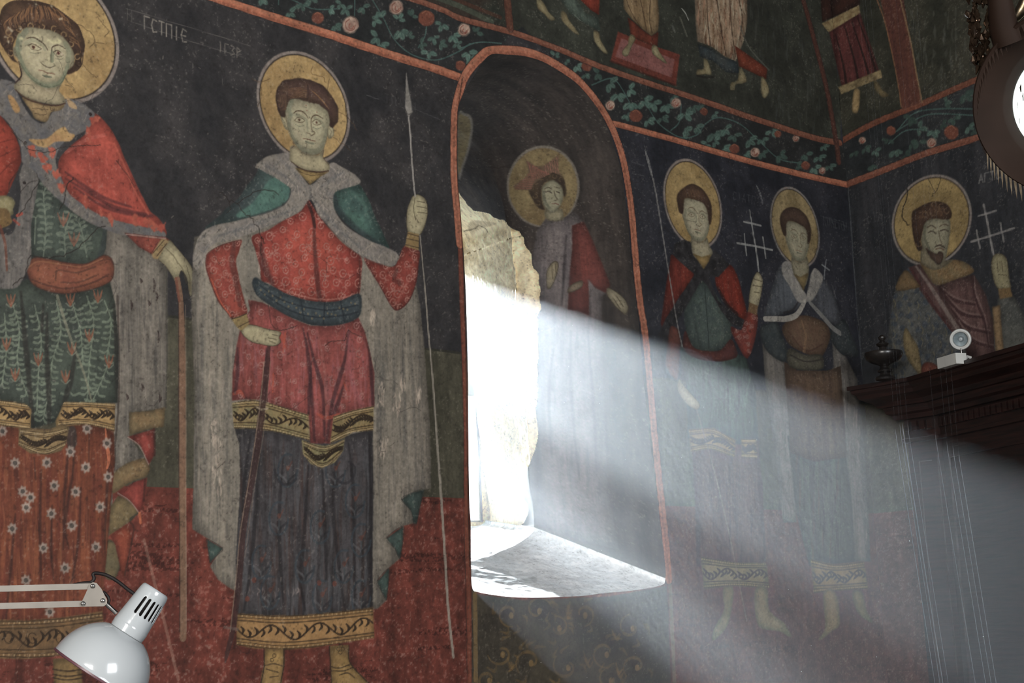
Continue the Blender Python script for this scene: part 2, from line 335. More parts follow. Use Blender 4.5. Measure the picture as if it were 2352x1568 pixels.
def paint_upper():
    g=np.random.RandomState(3)
    # scene above the frieze
    up="700,-60 926,-8 1015,22 1060,43 1180,75 1272,108 1378,152 1484,189 1580,220 1720,268 1860,314 1930,328 1960,-700 1960,-900 600,-900"
    n='s/ground'
    CA.f(n,up,(44,45,38),(60,62,52),'b',sm=0)
    CA.f(n,"700,-60 926,-8 1015,22 1060,43 1170,72 1160,-900 600,-900",(62,44,36),(48,50,42),'b',sm=0)
    CA.s("960,-20 1050,12 1130,50",14,(72,82,66),.7,clip=n); CA.s("1000,-20 1090,16 1150,40",10,(88,48,34),.6,clip=n)
    for C in (CA,CB):
        C.f(n if C is CA else 'q/ground',"1925,328 1930,328 2000,286 2118,240 2233,188 2400,118 2400,-900 1925,-900",(44,45,36),(62,60,48),'b',sm=0) if C is CB else None
    streaks(CA,"1700,0 1880,0 1900,200 1900,300 1760,240",[(70,75,72),(38,40,38),(82,84,80)],n,4,160,40,7,.3)
    streaks(CB,"2085,20 2240,0 2230,170 2120,220",[(92,94,86),(40,42,36),(80,82,74)],'q/ground',4,120,30,7,.4)
    # painted people of the upper scene
    T=(150,122,84)
    def leg(nm,P): CA.f(nm,P,(150,138,98),(120,104,70),'f'); CA.s(P,1.5,(52,42,30),.4)
    nm='p1/robe'
    CA.f(nm,"1296,-60 1319,-10 1345,30 1375,40 1379,72 1343,53 1311,32 1290,0",(78,90,78),(60,70,62),'v',sm=0)
    CA.s("1315,30 1345,56 1378,72",2,(120,130,115),.7,clip=nm)
    CA.f('p1/mantle',"1325,-60 1380,-60 1376,34 1358,23 1332,-2",(150,52,34),(110,40,28),'v',sm=0)
    leg('p1/foot',"1234,-10 1249,6 1262,28 1275,43 1264,46 1251,32 1236,19"); leg('p1/foot',"1290,26 1300,30 1307,45 1321,64 1330,79 1317,74 1300,57 1290,45"); leg('p1/foot',"1364,72 1375,74 1379,91 1396,121 1385,119 1366,96")
    CA.f('c/carpet',"1420,72 1450,85 1500,104 1562,125 1553,196 1403,140",(118,52,40),(96,42,32),'b',sm=0)
    CA.f('c/carpet',"1428,88 1452,97 1498,116 1550,136 1543,178 1414,130",(138,82,76),(120,66,60),'b',sm=0); CA.s("1403,140 1553,196",5,(70,34,26),.8)
    nm='p2/robe'
    CA.f(nm,"1430,-60 1505,-60 1514,40 1512,70 1497,82 1478,68 1452,44 1434,20",T,(110,84,54),'v',sm=0)
    for P in ("1440,0 1452,30 1470,60","1470,-10 1478,30 1486,70","1495,-10 1492,40 1498,74"): CA.s(P,3,(66,46,30),.7,clip=nm)
    CA.f('p2/skirt',"1443,40 1458,52 1478,70 1497,83 1513,72 1511,106 1500,106 1450,84",(118,50,34),(90,40,28),'v',sm=0)
    leg('p2/foot',"1448,80 1459,88 1450,108 1444,126 1434,128 1430,118 1442,102"); leg('p2/foot',"1499,104 1510,106 1516,120 1532,144 1524,142 1500,124")
    nm='p3/robe'
    CA.f(nm,"1593,-60 1715,-60 1716,17 1715,56 1709,93 1690,140 1665,129 1636,107 1603,95 1598,50",(156,130,104),(120,92,66),'v',sm=0)
    streaks(CA,"1600,-20 1712,-20 1712,90 1690,130 1610,90",[(90,56,36),(176,120,90),(180,170,140)],nm,7,120,36,6,.55)
    for P in ("1622,-10 1626,50 1632,104","1645,-10 1655,60 1668,126","1675,-10 1680,60 1690,130","1697,0 1705,40 1700,90"): CA.s(P,4,(62,42,30),.75,clip=nm)
    CA.f('p3/mantle',"1688,104 1763,157 1760,182 1698,152",(128,52,32),(100,42,28),'b',sm=0); CA.s("1700,60 1722,110 1766,160",5,(88,88,78),.7)
    CA.f('p3/hem',"1604,101 1636,112 1665,131 1693,142 1698,168 1668,166 1640,140 1608,130",(40,52,58),(56,60,58),'b',sm=0)
    leg('p3/foot',"1617,135 1627,142 1634,170 1618,170 1600,172 1604,160 1616,158"); leg('p3/foot',"1699,157 1706,160 1715,185 1704,192 1690,194 1688,206 1678,206 1680,190 1694,184"); leg('p3/foot',"1749,177 1758,184 1767,206 1762,220 1754,226 1748,210"); 
    CA.s("1600,174 1625,178 1640,176",5,(34,30,26),.6)
    CA.s("1566,20 1574,30 1582,46",3,(190,190,180),.7); CA.s("1545,60 1550,72",8,(96,98,90),.6); CA.s("1562,40 1570,60 1578,82",6,(110,108,92),.5)
    # robe of the figure beside the corner
    for C in (CA,CB):
        nm='r/robe'
        C.f(nm,"1880,-60 1975,-60 1975,12 1890,50",(62,34,26),(46,28,24),'b',sm=0)
        C.f(nm,"1905,73 1975,28 2018,160 2025,178 1935,206",(98,46,42),(72,34,34),'v',sm=0)
        for P in ("1920,80 1935,140 1945,200","1940,60 1960,130 1972,190","1957,50 1980,120 1998,180","1970,40 1995,110 2012,165"): C.s(P,[3,7],(38,24,22),.8,clip=nm)
        C.f('r/trim',"1888,54 1973,12 1976,30 1904,74",(160,140,92),(112,88,56),'f',sm=0); C.f('r/trim',"1925,200 2022,160 2026,178 1932,216",(150,128,84),(92,76,50),'f',sm=0)
        C.f('r/foot',"1962,206 1974,208 1974,240 1968,258 1957,252",(160,132,84),(120,96,60),'f'); C.f('r/foot',"2008,186 2016,190 2026,206 2040,218 2028,222 2012,208",(130,112,72),(90,76,50),'f')
    # vine frieze
    CA.f('v/ground',"300,-60 520,-5 560,12 640,38 720,66 800,92 880,120 960,145 1055,178 1200,60 1405,280 1440,291 1580,330 1720,370 1860,405 1945,424 1940,328 1860,314 1720,268 1580,220 1484,189 1378,152 1272,108 1180,75 1060,43 1015,22 926,-8 700,-60",(34,36,36),(48,48,48),'b',sm=0)
    CB.f('v/ground',"1925,330 2000,288 2118,238 2233,186 2420,110 2420,250 2250,312 2113,356 2028,390 1944,424 1925,424",(32,36,38),(50,52,54),'b',sm=0)
    LF=(92,124,110)
    for C,P in ((CA,"560,-30 660,-5 720,20 780,20"),(CA,"850,-10 880,40 905,90 945,125 1000,138 1050,120 1080,100"),(CA,"960,110 975,85 980,60"),(CA,"1060,110 1100,97 1160,100"),
                (CA,"1360,195 1400,180 1420,190 1450,240"),(CA,"1480,225 1510,280 1560,315 1600,310 1620,285 1650,270 1700,285 1745,325 1790,365 1840,375"),(CA,"1540,300 1560,280 1565,240"),(CA,"640,-20 640,10"),(CA,"815,0 815,35"),
                (CB,"2045,310 2090,282 2140,262 2240,265"),(CB,"2060,300 2100,260 2160,250 2235,250"),(CB,"2040,330 2080,300 2130,300 2150,320")):
        C.s(P,3.2,(64,92,86),.85,clip='v/ground')
    lv=[(600,-5,.6,15),(665,28,.5,17),(695,10,1.5,14),(715,-5,2,16),(757,20,.6,13),(768,58,.9,15),(785,8,2.4,15),(795,20,1,14),(833,15,1.2,15),(860,45,.2,14),(872,42,-1.8,16),(868,85,2.6,16),(875,100,1,15),(920,70,1.2,17),(915,45,-1,13),(945,38,-1.2,15),(937,85,-1.2,13),(965,100,0,15),(995,85,1.2,14),(1015,55,2,15),(1010,100,.4,14),(985,120,1.6,14),(1040,80,1.1,16),(1050,100,1,12),(1075,120,1.3,16),(1080,135,1,12),(1093,75,-.9,14),(1170,98,-.8,10),(1190,105,0,9),(1275,128,-1,11),(1300,140,.5,9),(1325,150,.9,14),
        (1378,168,2.4,16),(1400,190,.6,17),(1420,215,1.2,17),(1445,205,.5,17),(1450,235,1.6,17),(1480,230,.9,17),(1440,262,1.4,15),(1500,235,1.1,17),(1530,240,1.1,17),(1488,275,.8,17),(1520,270,.9,14),(1572,260,1.1,17),(1590,245,1.1,14),(1570,300,.5,16),(1598,292,.9,15),(1640,305,.8,19),(1665,295,.9,15),(1685,310,1.1,15),(1640,325,.5,13),(1625,330,2,12),(1720,320,.9,17),(1750,320,1,13),(1660,340,.6,14),(1712,352,.9,15),(1750,350,.9,14),(1790,355,.3,15),(1850,355,1.1,14),(1880,360,1,13),(1870,385,1,14),(1830,382,.4,12),(1610,240,1,12),(1545,222,.7,12),(1345,170,1.2,12),(1640,262,.9,10),(1772,300,.9,13),(1810,395,.5,10),(1905,380,1,13),(1890,335,1,12)]
    for x,y,a,s in lv: leaf3(CA,x,y,s,a,tuple(np.array(LF)*(.75+.35*g.rand())),'v/ground',g)
    for x,y,a,s in [(2092,268,1.8,17),(2170,235,-.3,15),(2215,215,.8,19),(2110,295,.3,15),(2145,300,1.2,15),(2190,272,1.2,14),(2225,290,.6,14),(2055,345,1.2,16),(2078,355,.6,16),(2110,325,1.8,17),(2092,330,.5,11),(1985,340,.8,12),(2010,345,1,12),(2000,380,1,12),(2040,320,2,12),(2165,285,.5,11),(2240,300,1,12),(1960,350,1.2,10)]: leaf3(CB,x,y,s,a,tuple(np.array(LF)*(.6+.4*g.rand())),'v/ground',g)
    def rose(C,x,y,r):
        C.f('v/rose',ell(x,y,r,r*1.08,.5),(150,112,96),(176,146,126),'f'); C.s(ell(x,y,r*.62,r*.7,0,7)[:6],2,(120,58,44),.8); C.s(ell(x+r*.1,y+r*.15,r*.3,r*.35,0,6)[:5],2,(140,60,46),.8); C.s(ell(x,y,r*.95,r,.5,8),1.5,(60,62,54),.6,sm=1)
    for x,y,r in [(805,57,19),(910,17,16),(1066,68,14),(1402,242,11),(1553,236,11),(1734,350,11),(1827,318,8),(1888,392,8)]: rose(CA,x,y,r)
    for x,y,r in [(1980,322,8),(2140,328,11)]: rose(CB,x,y,r)
    def bud(C,x,y,r): C.f('v/bud',ell(x,y,r,r*.95,.4,8),(126,66,48),(102,54,42),'f'); C.s([[x-r*.5,y-r*.6],[x,y-r*.9],[x+r*.6,y-r*.4]],2,(176,106,74),.5)
    for x,y,r in [(730,41,14),(980,42,19),(1058,151,12),(1348,152,12),(1461,266,15),(1617,256,9),(1687,342,12),(1786,308,8),(1850,380,10)]: bud(CA,x,y,r)
    for x,y,r in [(2186,304,17),(2046,300,11)]: bud(CB,x,y,r)
    # bands
    band(CA,'b2/band',"700,-60 926,-8 1015,22 1060,43 1180,75 1272,108 1378,152 1484,189 1580,220 1720,268 1860,314 1930,328",14,(132,74,54),(150,108,82))
    band(CA,'b2/band',"1162,-60 1166,0 1172,62",22,(96,54,40),(120,92,70)); band(CA,'b2/band',"1835,-30 1862,60 1888,160 1905,235 1921,328 1926,370",18,(80,46,38),(104,72,54))
    band(CB,'b3/band',"1922,330 2000,286 2085,251 2118,238 2233,187 2400,118",14,(116,62,44),(136,92,66))
    CB.f('b3/band',"2010,-60 2066,-60 2090,90 2105,170 2118,234 2072,252 2060,180 2035,60",(104,58,42),(84,46,40),'v',sm=0)
    CB.s("2011,-10 2035,60 2060,180 2070,245",3,(136,86,56),.8); CB.s("2066,-10 2090,90 2105,170 2118,234",4,(136,104,70),.8)
    band(CA,'b1/band',"400,-40 480,-10 556,15 640,43 735,72 800,94 862,114 925,135 990,155 1062,180",20)
    band(CA,'b1/band',"1408,284 1440,291 1580,330 1720,370 1860,405 1945,424",14)
    band(CB,'b4/band',"1943,424 2028,391 2113,357 2180,336 2250,314 2400,258",15,(128,70,52),(146,102,76))
    band(CA,'b1/arch',"1080,1600 1078,1450 1075,1300 1071,1150 1071,1000 1068,860 1062,700 1058,600 1053,500",13,(124,58,42))
    band(CA,'b1/arch',"1056,560 1051,500 1043,400 1043,290 1047,240 1065,182 1083,153 1104,131 1125,117 1174,115 1216,121 1260,138 1314,172 1345,201 1377,242 1403,287 1424,341 1438,398 1451,482 1461,600 1472,700 1480,750 1490,850 1503,1000 1519,1150 1530,1250 1536,1330",21,(176,98,70))
    CA.s("1062,180 1053,240 1050,290 1050,400 1058,500 1068,700 1072,860 1073,1000 1075,1150 1079,1300",3,(62,38,30),.8)
SK=(160,146,110); SK2=(144,134,100); GR=(112,104,96); GR2=(86,80,74)
def hand(C,n,P,fingers,c=SK,c2=SK2):
    C.f(n,P,c,c2,'f',soft=0); p=spline(pts(P),1); C.s(np.vstack([p,p[:1]]),1.8,(62,50,36),.6,sm=0)
    for q in fingers: C.s(q,2,(72,60,42),.7)
def saint_left():
    C=CA
    halo(C,'A/halo',128,80,.160)
    for P in ("165,48 195,65 210,78 218,95 208,108","220,98 240,100","222,38 235,55 250,72 240,85","190,148 205,165 222,178","150,195 165,200"): C.crack(P,2,(80,58,36),.6,2)
    # grey cloak hanging behind
    n='A/cloak'
    C.f(n,"235,505 287,530 350,580 384,610 385,800 381,937 296,948 296,1000 332,1052 293,1062 258,1088 258,1160 296,1146 275,1180 250,1230 242,1240 246,1000 240,700",(118,108,96),(88,82,74),'v',sm=0)
    streaks(C,"250,560 380,620 380,930 262,1060",[(132,122,110),(72,68,64),(100,92,84)],n,21,220,110,7,.35)
    for x,y,l in ((352,640,30),(358,670,20),(362,760,26),(322,640,10),(325,882,16),(365,905,18),(290,905,14),(300,690,20),(340,690,12)): C.s([[x,y],[x+3,y+l*.5],[x+1,y+l]],[3,7,3],(48,34,32),.75,clip=n,dry=.5)
    C.s("382,620 383,800 381,936",3,(60,58,50),.6); C.s("270,680 272,800 272,930 266,1000 262,1080",5,(52,40,36),.55,clip=n)
    G=(128,98,62); G2=(100,84,56)
    C.f('A/lining',"296,947 340,944 379,935 376,980 340,985 298,998",G,G2,'f',sm=0); C.f('A/lining',"328,1052 344,1071 336,1093 300,1106 258,1132 256,1092 292,1064",G,G2,'f'); C.f('A/lining',"252,1165 271,1138 296,1147 320,1176 300,1196 250,1230",G2,(112,92,58),'f',sm=0); C.f('A/lining',"242,1246 262,1244 276,1265 275,1300 262,1330 240,1320",G2,(84,76,54),'f')
    C.s("300,1192 312,1184 320,1178",8,(58,54,44),.8,clip='A/lining')
    R=(146,56,48); R2=(116,46,38)
    C.f('A/lining',"293,1003 354,985 354,1045 341,1068 322,1024",R,R2,'v',sm=0); C.f('A/lining',"268,1132 306,1108 338,1096 332,1151 319,1178 296,1148",R,R2,'v',sm=0); C.f('A/lining',"252,1229 292,1203 302,1230 290,1300 282,1330 264,1250",(134,58,38),R2,'v',sm=0)
    for P in ("294,1004 320,1024 341,1066","270,1132 297,1150 319,1178"): C.s(P,2.5,(150,130,118),.7)
    C.s("354,985 355,1045",5,(72,34,30),.7); C.s("333,1100 330,1150",5,(70,34,28),.7); C.s("320,1178 322,1200",6,(196,96,56),.7); C.s("298,1198 306,1220 286,1320",4,(60,36,30),.6)
    # lower robe
    n='A/robe'
    rb="0,970 42,980 67,984 112,987 159,976 196,972 262,988 264,1060 254,1150 247,1250 238,1330 236,1425 120,1440 -78,1440 -70,970"
    C.f(n,rb,(116,56,35),(92,43,30),'v',sm=0)
    streaks(C,rb,[(140,72,42),(76,36,30),(150,84,52),(104,44,34)],n,22,260,120,9,.4)
    for P in ("172,985 168,1080 150,1200 158,1260","160,1010 150,1120 145,1260","95,1080 92,1200 95,1330","35,1180 25,1300 14,1420","120,1160 118,1260 124,1330","78,1050 82,1100","205,990 204,1060","255,1000 246,1120 240,1260","186,1120 180,1240 165,1340"): fold(C,P,7,(50,30,28),.6,n)
    C.s("242,985 246,1020 250,1055 246,1075",[3,9,4],(196,100,64),.8,clip=n); C.f(None,"150,985 172,980 176,1020 160,1032 152,1010",(52,50,48),None,clip=n,a=.7)
    for x,y in ((35,1063),(108,1062),(197,1073),(162,1037),(125,1115),(52,1128),(174,1129),(230,1164),(118,1179),(165,1207),(28,1214),(220,1256),(100,1258),(150,1304),(60,1332),(200,984),(70,1142),(115,1405),(246,1018),(248,1095),(5,990),(60,1165)):
        flower(C,x,y,12,(150,134,122),(72,64,58),7,n)
    C.s("330,1240 410,1560",7,(146,104,88),.55)
    # upper skirt, green with leaves
    n='A/skirt'
    sk="-72,650 28,660 62,640 110,668 155,673 210,665 252,643 265,700 272,800 270,925 150,925 125,970 70,985 60,930 -74,912"
    C.f(n,sk,(64,72,62),(52,58,52),'b',sm=0)
    for P in ("30,700 45,760 40,830 60,900","130,690 140,760 120,830 112,900 100,960","200,680 215,740 205,830 200,915","240,690 255,740 245,820","10,720 15,800 5,880","165,690 185,760 190,830","80,700 95,780 88,860 85,940","250,830 235,870 215,915","150,850 160,900"): sprig(C,P,(112,124,102),n,17,5)
    for P in ("48,670 56,760 66,860 75,975","108,720 108,820 112,900 114,985","262,700 268,800 270,920","175,800 160,880 140,950","100,700 96,760"): C.s(P,[6,13,9],(44,42,38),.75,clip=n,soft=4)
    for x,y in ((25,690),(88,825),(162,688),(225,680),(205,770),(250,830),(35,860),(150,865),(15,790),(165,800)):
        for k in (-1,0,1): C.s([[x,y+14],[x+k*6,y],[x+k*10,y-14]],[3,5,2],(140,78,54),.75,clip=n)
        C.s([[x-10,y+8],[x,y+16],[x+10,y+8]],3,(122,124,104),.6,clip=n)
    C.s("132,680 160,770 190,850 210,920",[7,6,4],(128,124,100),.6,clip=n)
    goldband(C,'A/hem',"-74,910 30,922 60,928 72,940 70,986 -74,968","-74,912 20,922 66,930","-74,966 20,978 68,984",1,n=2)
    goldband(C,'A/hem',"147,922 200,923 265,926 264,990 240,981 196,974 161,977 130,980 128,966 138,945","147,923 205,924 265,927","135,976 196,973 262,988",2,n=2)
    goldband(C,'A/hem',"43,984 70,984 112,988 130,980 159,978 152,1019 140,1035 109,1043 70,1040 43,1022","48,988 105,994 155,984","44,1020 100,1042 150,1022",3,(140,112,70),(116,92,58),n=1)
    goldband(C,'A/lower_hem',"-80,1420 60,1424 150,1416 236,1402 240,1450 236,1488 150,1505 60,1514 -80,1512","-80,1428 100,1424 236,1408","-80,1504 100,1508 236,1486",4,(124,88,52),(92,68,44),n=3)
    for x in (20,75,140,190): C.s(ell(x,1465,10,12),2,(50,36,24),.8,clip='A/lower_hem')
    C.f('A/boot',"122,1512 186,1508 188,1540 192,1620 128,1620 124,1560",(130,98,54),(104,80,46),'f',sm=0)
    for y in (1536,1548,1556): C.s([[122,y],[155,y+5],[190,y]],3,(50,36,26),.8)
    # tunic body
    n='A/tunic'
    C.f(n,"84,385 110,430 150,470 200,500 245,522 243,570 228,604 190,608 130,598 70,596 72,480",(66,76,66),(54,62,56),'b',sm=0)
    for P in ("100,590 105,520 100,450 110,420","150,590 150,530 165,490","200,590 190,540 180,510","80,560 82,500"): sprig(C,P,(106,116,98),n,16,6)
    for x,y in ((145,505),(170,550)):
        for k in (-1,0,1): C.s([[x,y+14],[x+k*7,y],[x+k*13,y-16]],[3,6,2],(138,84,64),.7,clip=n)
    C.s("240,520 238,560 225,600",[6,14,10],(50,56,56),.6,clip=n,soft=5)
    n='A/belt'
    C.f(n,"62,612 78,592 112,594 150,602 190,606 215,598 238,586 256,594 262,618 254,645 212,664 150,674 110,668 74,650",(140,76,52),(116,60,44),'f')
    C.s("70,640 110,655 160,662 215,648 250,630",4,(74,42,34),.6,clip=n); C.s("128,640 135,620 175,626 220,612",4,(84,50,38),.6,clip=n); C.s("140,648 180,648 222,632",4,(84,50,38),.6,clip=n)
    C.s("66,614 90,600 150,608 190,612 235,594",3,(170,110,70),.4,clip=n); C.s(spline(pts("62,612 78,592 112,594 150,602 190,606 215,598 238,586 256,594 262,618 254,645 212,664 150,674 110,668 74,650"),1),2,(60,40,34),.6,sm=0)
    # left arm and fur strip
    C.f('A/cape',"-50,275 0,262 30,300 45,335 50,370 40,395 20,440 0,470 -40,490 -90,500 -118,440 -100,350",(158,54,38),(124,44,32),'b',sm=0)
    for P in ("0,360 30,345 48,338","0,400 25,375 46,365","-10,330 20,322 40,318"): C.s(P,3,(100,34,26),.5)
    C.f('A/hand',"-50,462 10,450 34,462 30,480 24,495 -46,502",(140,130,88),(116,104,68),'f'); C.f('A/cuff',"-52,488 10,478 26,500 18,518 -50,534",(130,96,50),(96,72,42),'f')
    n='A/fur_strip'
    C.f(n,"58,372 88,385 84,440 72,520 72,590 62,620 30,664 -70,640 -90,560 -60,520 20,540 40,500 48,440 44,405",(112,104,98),(84,80,76),'v'); streaks(C,"44,380 84,390 70,590 30,660 0,640 20,540",[(128,118,110),(74,72,72)],n,23,60,50,6,.4)
    C.s("0,520 12,560 16,620",[8,5],(112,56,40),.7); C.s("40,495 50,490",7,(168,60,46),.8); C.s("32,505 44,515",6,(160,60,46),.7)
    C.s("20,440 22,420 35,400 42,392",3,(60,36,30),.6); C.s("48,440 66,420 84,415",2,(50,40,38),.6)
    # cape, fur and arm
    n='A/cape'
    C.f(n,"205,262 222,262 249,289 262,310 274,334 293,379 319,436 344,484 364,503 379,525 376,541 319,535 271,522 236,503 191,477 159,449 140,407 134,372 159,337 198,305",(166,64,50),(140,54,44),'b')
    for P in ("150,410 200,440 260,475 330,492 350,495","150,395 190,425 240,455 300,475","170,430 230,470 290,490 345,497"): fold(C,P,10,(84,40,40),.7,n)
    C.s("262,330 285,380 310,440 340,492",5,(196,88,66),.45,clip=n); C.s("150,350 200,320 240,310",8,(186,96,84),.3,clip=n)
    streaks(C,"150,340 250,300 330,470 200,430",[(190,96,84),(130,46,38)],n,24,50,40,6,.25)
    n='A/fur_collar'
    C.f(n,"-45,190 0,181 36,192 44,222 72,268 100,282 122,256 150,228 178,232 200,244 218,262 212,282 196,300 160,318 136,338 128,372 138,404 160,446 196,474 240,498 320,520 372,530 378,545 350,556 300,545 250,530 200,508 150,472 100,425 78,392 60,380 50,368 46,335 30,300 0,264 -40,262 -62,250 -52,205",GR,(84,82,84),'f')
    fur(C,"0,182 36,192 72,268 100,282 150,228 212,262 190,304 136,338 130,372 160,446 320,520 370,545 250,530 100,425 50,340 0,264",(134,122,112),(78,78,82),n,25,420,12,4)
    C.f('A/fur_collar',"105,318 130,300 148,292 158,305 172,310 160,324 128,326 108,338 85,334 66,320",(176,136,80),(150,108,66),'f'); C.f('A/fur_collar',"18,220 30,222 46,250 40,260 30,250",(170,124,70),(140,104,66),'f'); C.f('A/fur_collar',"154,225 172,238 178,250 160,244",(176,140,96),(150,120,84),'f')
    for x,y,a,b in ((75,345,14,10),(98,362,16,9),(120,350,14,7),(108,385,12,8),(128,400,12,6),(140,430,12,8),(195,462,16,8),(205,312,20,6),(217,272,10,12),(232,490,10,5),(255,505,18,6),(310,505,16,7),(345,515,22,9),(372,522,8,12)):
        C.f('A/fur_collar',ell(x,y,a,b,.5+C.rng.rand(),7),(182,84,62),(150,62,48),'f',wob=2.5)
    fur(C,"60,340 130,330 150,430 370,540 360,510 160,420",(128,116,108),(96,88,86),n,26,120,9,3)
    for x,y in ((58,328),(208,262),(56,420)): C.dot(x,y,4,(36,26,24),.85)
    C.crack("30,300 60,340 90,345 110,350 150,338 190,332 230,334"); C.crack("168,408 160,420 150,440 148,460 136,480",2.4); C.crack("270,370 290,400 310,430"); C.crack("30,655 40,645 60,630 64,600 72,588 100,590 140,588 160,580 190,560 215,530 245,518",2.2); C.crack("84,400 88,420 70,450 55,480 45,495",1.8)
    n='A/sleeve'
    C.f(n,"285,534 330,540 379,544 390,552 376,566 362,592 348,583 319,567",(140,62,48),(112,50,42),'v',sm=0); C.s("290,538 380,548",3,(176,150,136),.6)
    for k in range(4): C.s([[350+k*6,578-k*2],[362+k*6,556-k*2]],2,(84,44,38),.7)
    hand(C,'A/hand',"363,590 386,553 400,563 414,579 434,604 443,623 445,650 442,674 436,678 430,642 418,622 412,630 407,652 403,650 395,633 379,610",["428,610 436,640 437,668","410,605 420,620 428,650","380,570 400,590 408,606"])
    C.f('A/cuff',"348,586 370,548 382,550 388,556 378,566 362,596 352,594",(152,130,84),(120,90,56),'f',sm=0); C.s("352,580 376,552",2,(66,48,34),.8); C.s("360,588 382,560",2.4,(66,48,34),.8)
    n='A/staff'
    C.s("409,640 416,700 418,850 419,1100 420,1300 420,1465",[10,13,17,17,16,15],(122,88,66),1,n); C.s("410,690 410,850 411,1100 412,1300 412,1450",3,(62,40,34),.6); C.s("426,700 427,900 427,1200 427,1450",2,(150,124,104),.5)
    C.s("404,640 412,690",7,(120,66,50),.8)
    # head
    C.f('A/neck',"46,140 75,182 95,196 125,198 142,190 136,208 148,225 150,236 128,240 98,236 60,224 35,204 36,192 50,180",SK,(140,126,96),'f')
    C.f('A/collar',"52,222 98,238 132,242 148,238 140,252 118,258 106,280 80,272 72,256",(150,120,76),(120,96,62),'f'); C.s("36,206 60,226 98,239 130,242 150,237",[3,4,3],(70,46,34),.9)
    for P in ("75,248 92,250 110,252","80,260 95,264 108,262","115,246 118,254 126,250"): C.s(P,1.8,(72,54,36),.7)
    n='A/face'
    C.f(n,"40,92 60,62 92,62 118,68 139,80 156,94 168,116 172,134 170,150 162,158 158,162 150,174 141,190 126,198 110,200 95,196 76,183 60,165 48,146 40,134 32,124 30,110 36,104",(162,149,114),(150,140,108),'f')
    S=lambda P,w,c,a=.8: C.s(P,w,c,a)
    gr=(102,112,86); S("44,80 40,110 50,140 62,165 80,184 100,196 124,196 140,186 150,168 156,150",[9,10,8],gr,.6); S("60,70 46,90 44,112",14,(112,120,98),.45); S("150,100 158,120 156,140",12,(110,116,90),.5)
    S("60,100 76,92 96,100 104,112",10,(120,122,96),.4); S("122,120 120,140",7,gr,.55); S("84,185 108,192 126,190",8,(122,126,98),.5); S("112,118 110,145",7,(178,166,126),.5); S("80,130 84,150 96,170",12,(170,156,122),.35)
    d=(64,46,34)
    S("62,88 70,86 80,87 90,93 102,102 110,115",[2,3.6,2],d); S("119,116 120,109 126,105 136,104 150,112",[2.4,3.4,1.6],d)
    S("66,104 72,101 79,102 88,107 95,112",[2,3,2],(70,52,38)); S("67,106 74,113 86,116 94,113",1.8,(96,84,62)); C.dot(77,108,4.2,(104,66,46)); C.dot(77,108,1.8,(50,34,28)); S("70,120 82,123 94,120",1.8,(112,108,84),.7)
    S("123,120 129,116 137,118 145,127",[2,2.8,2],(70,52,38)); S("124,122 132,129 142,129",1.8,(96,84,62)); C.dot(134,122,3.8,(96,48,38)); C.dot(134,122,1.6,(46,30,26)); S("128,134 138,137 146,133",1.6,(112,108,84),.7); C.dot(142,124,3,(184,164,136),.8)
    S("119,116 117,130 117,143",[3,3.5,2],(84,84,64),.7); S("94,143 101,150 114,155 126,151",[2,3,2],(82,68,50)); S("124,146 127,151",3,(100,96,72),.7)
    S("89,161 100,163 110,168 118,168 126,170",[2,3,2],(110,66,50)); S("112,171 122,174",4,(186,170,134),.7); S("98,172 106,176 118,177",[2,5,3],(86,92,72),.8)
    S("162,158 163,148 168,142 171,146 168,155",1.8,(90,80,58),.7); S("34,112 38,124 42,132",1.8,(90,90,66),.6)
    S(spline(pts("48,146 60,165 76,183 95,196 110,200 126,198 141,190 150,174 158,162"),0),2,(70,80,60),.6); S("43,140 48,160 49,175 36,190",[2,4,3],(56,40,34),.9)
    for x,y in ((112,94),(120,97),(132,90),(128,98),(136,95),(50,88)): C.f(None,ell(x,y,5,3.5,.3,7),(190,180,132),None,a=.75,wob=1.5)
    n='A/hair'
    hp="-3,60 -2,50 2,32 11,13 32,2 64,1 96,6 121,14 143,29 161,43 179,59 188,80 194,102 191,124 187,134 188,148 176,163 155,171 157,160 163,156 172,143 171,130 166,115 153,94 139,81 118,70 92,65 64,62 46,72 37,88 31,106 32,130 42,144 30,139 21,128 8,108 -2,88 -4,74"
    C.f(n,hp,(94,66,46),(72,50,38),'f')
    g=np.random.RandomState(9)
    for k in range(46):
        t=k/45; x0=6+t*180; y0=58-46*np.sin(np.pi*min(1,.12+t*.75)); y0=y0 if x0<150 else y0+ (x0-150)*1.6
        C.s([[x0*.8+16,y0+2],[x0+g.randn()*2,y0+16],[x0+3,y0+32]],[2,2.5,1],(146,98,58) if k%3 else (54,36,30),.6,clip=n)
    for P in ("70,12 62,30 48,46","90,14 96,34 90,54","110,18 124,34 130,50","84,20 82,44 80,56","120,30 140,44 150,62"): C.s(P,[5,7,3],(148,96,58),.45,clip=n,dry=.4)
    for i,(x,y) in enumerate([(36,78),(44,66),(56,58),(70,60),(84,58),(96,62),(110,66),(124,66),(134,74),(146,80),(152,92),(162,102),(168,116),(178,130),(180,146),(24,90),(18,106),(26,122),(34,60),(20,74)]):
        C.s(ell(x,y,6,6.5,i,8)[:7],2.8,(140,106,66) if i%2 else (50,34,28),.75,clip=n)
    C.s(spline(pts("8,108 -2,88 0,60 2,32 11,13 32,2 64,1 96,6 121,14 143,29 161,43 179,59 188,80 194,102 191,124 188,148 176,163"),0),2,(52,34,30),.8,sm=0)
    for x,y in ((20,64),(27,70),(14,84),(84,10),(118,14),(139,44),(20,96),(48,66)): C.f(None,ell(x,y,4,2.5,.6,6),(186,172,140),None,a=.7,wob=1.5)
    C.crack("80,4 84,22 88,34",2.4)

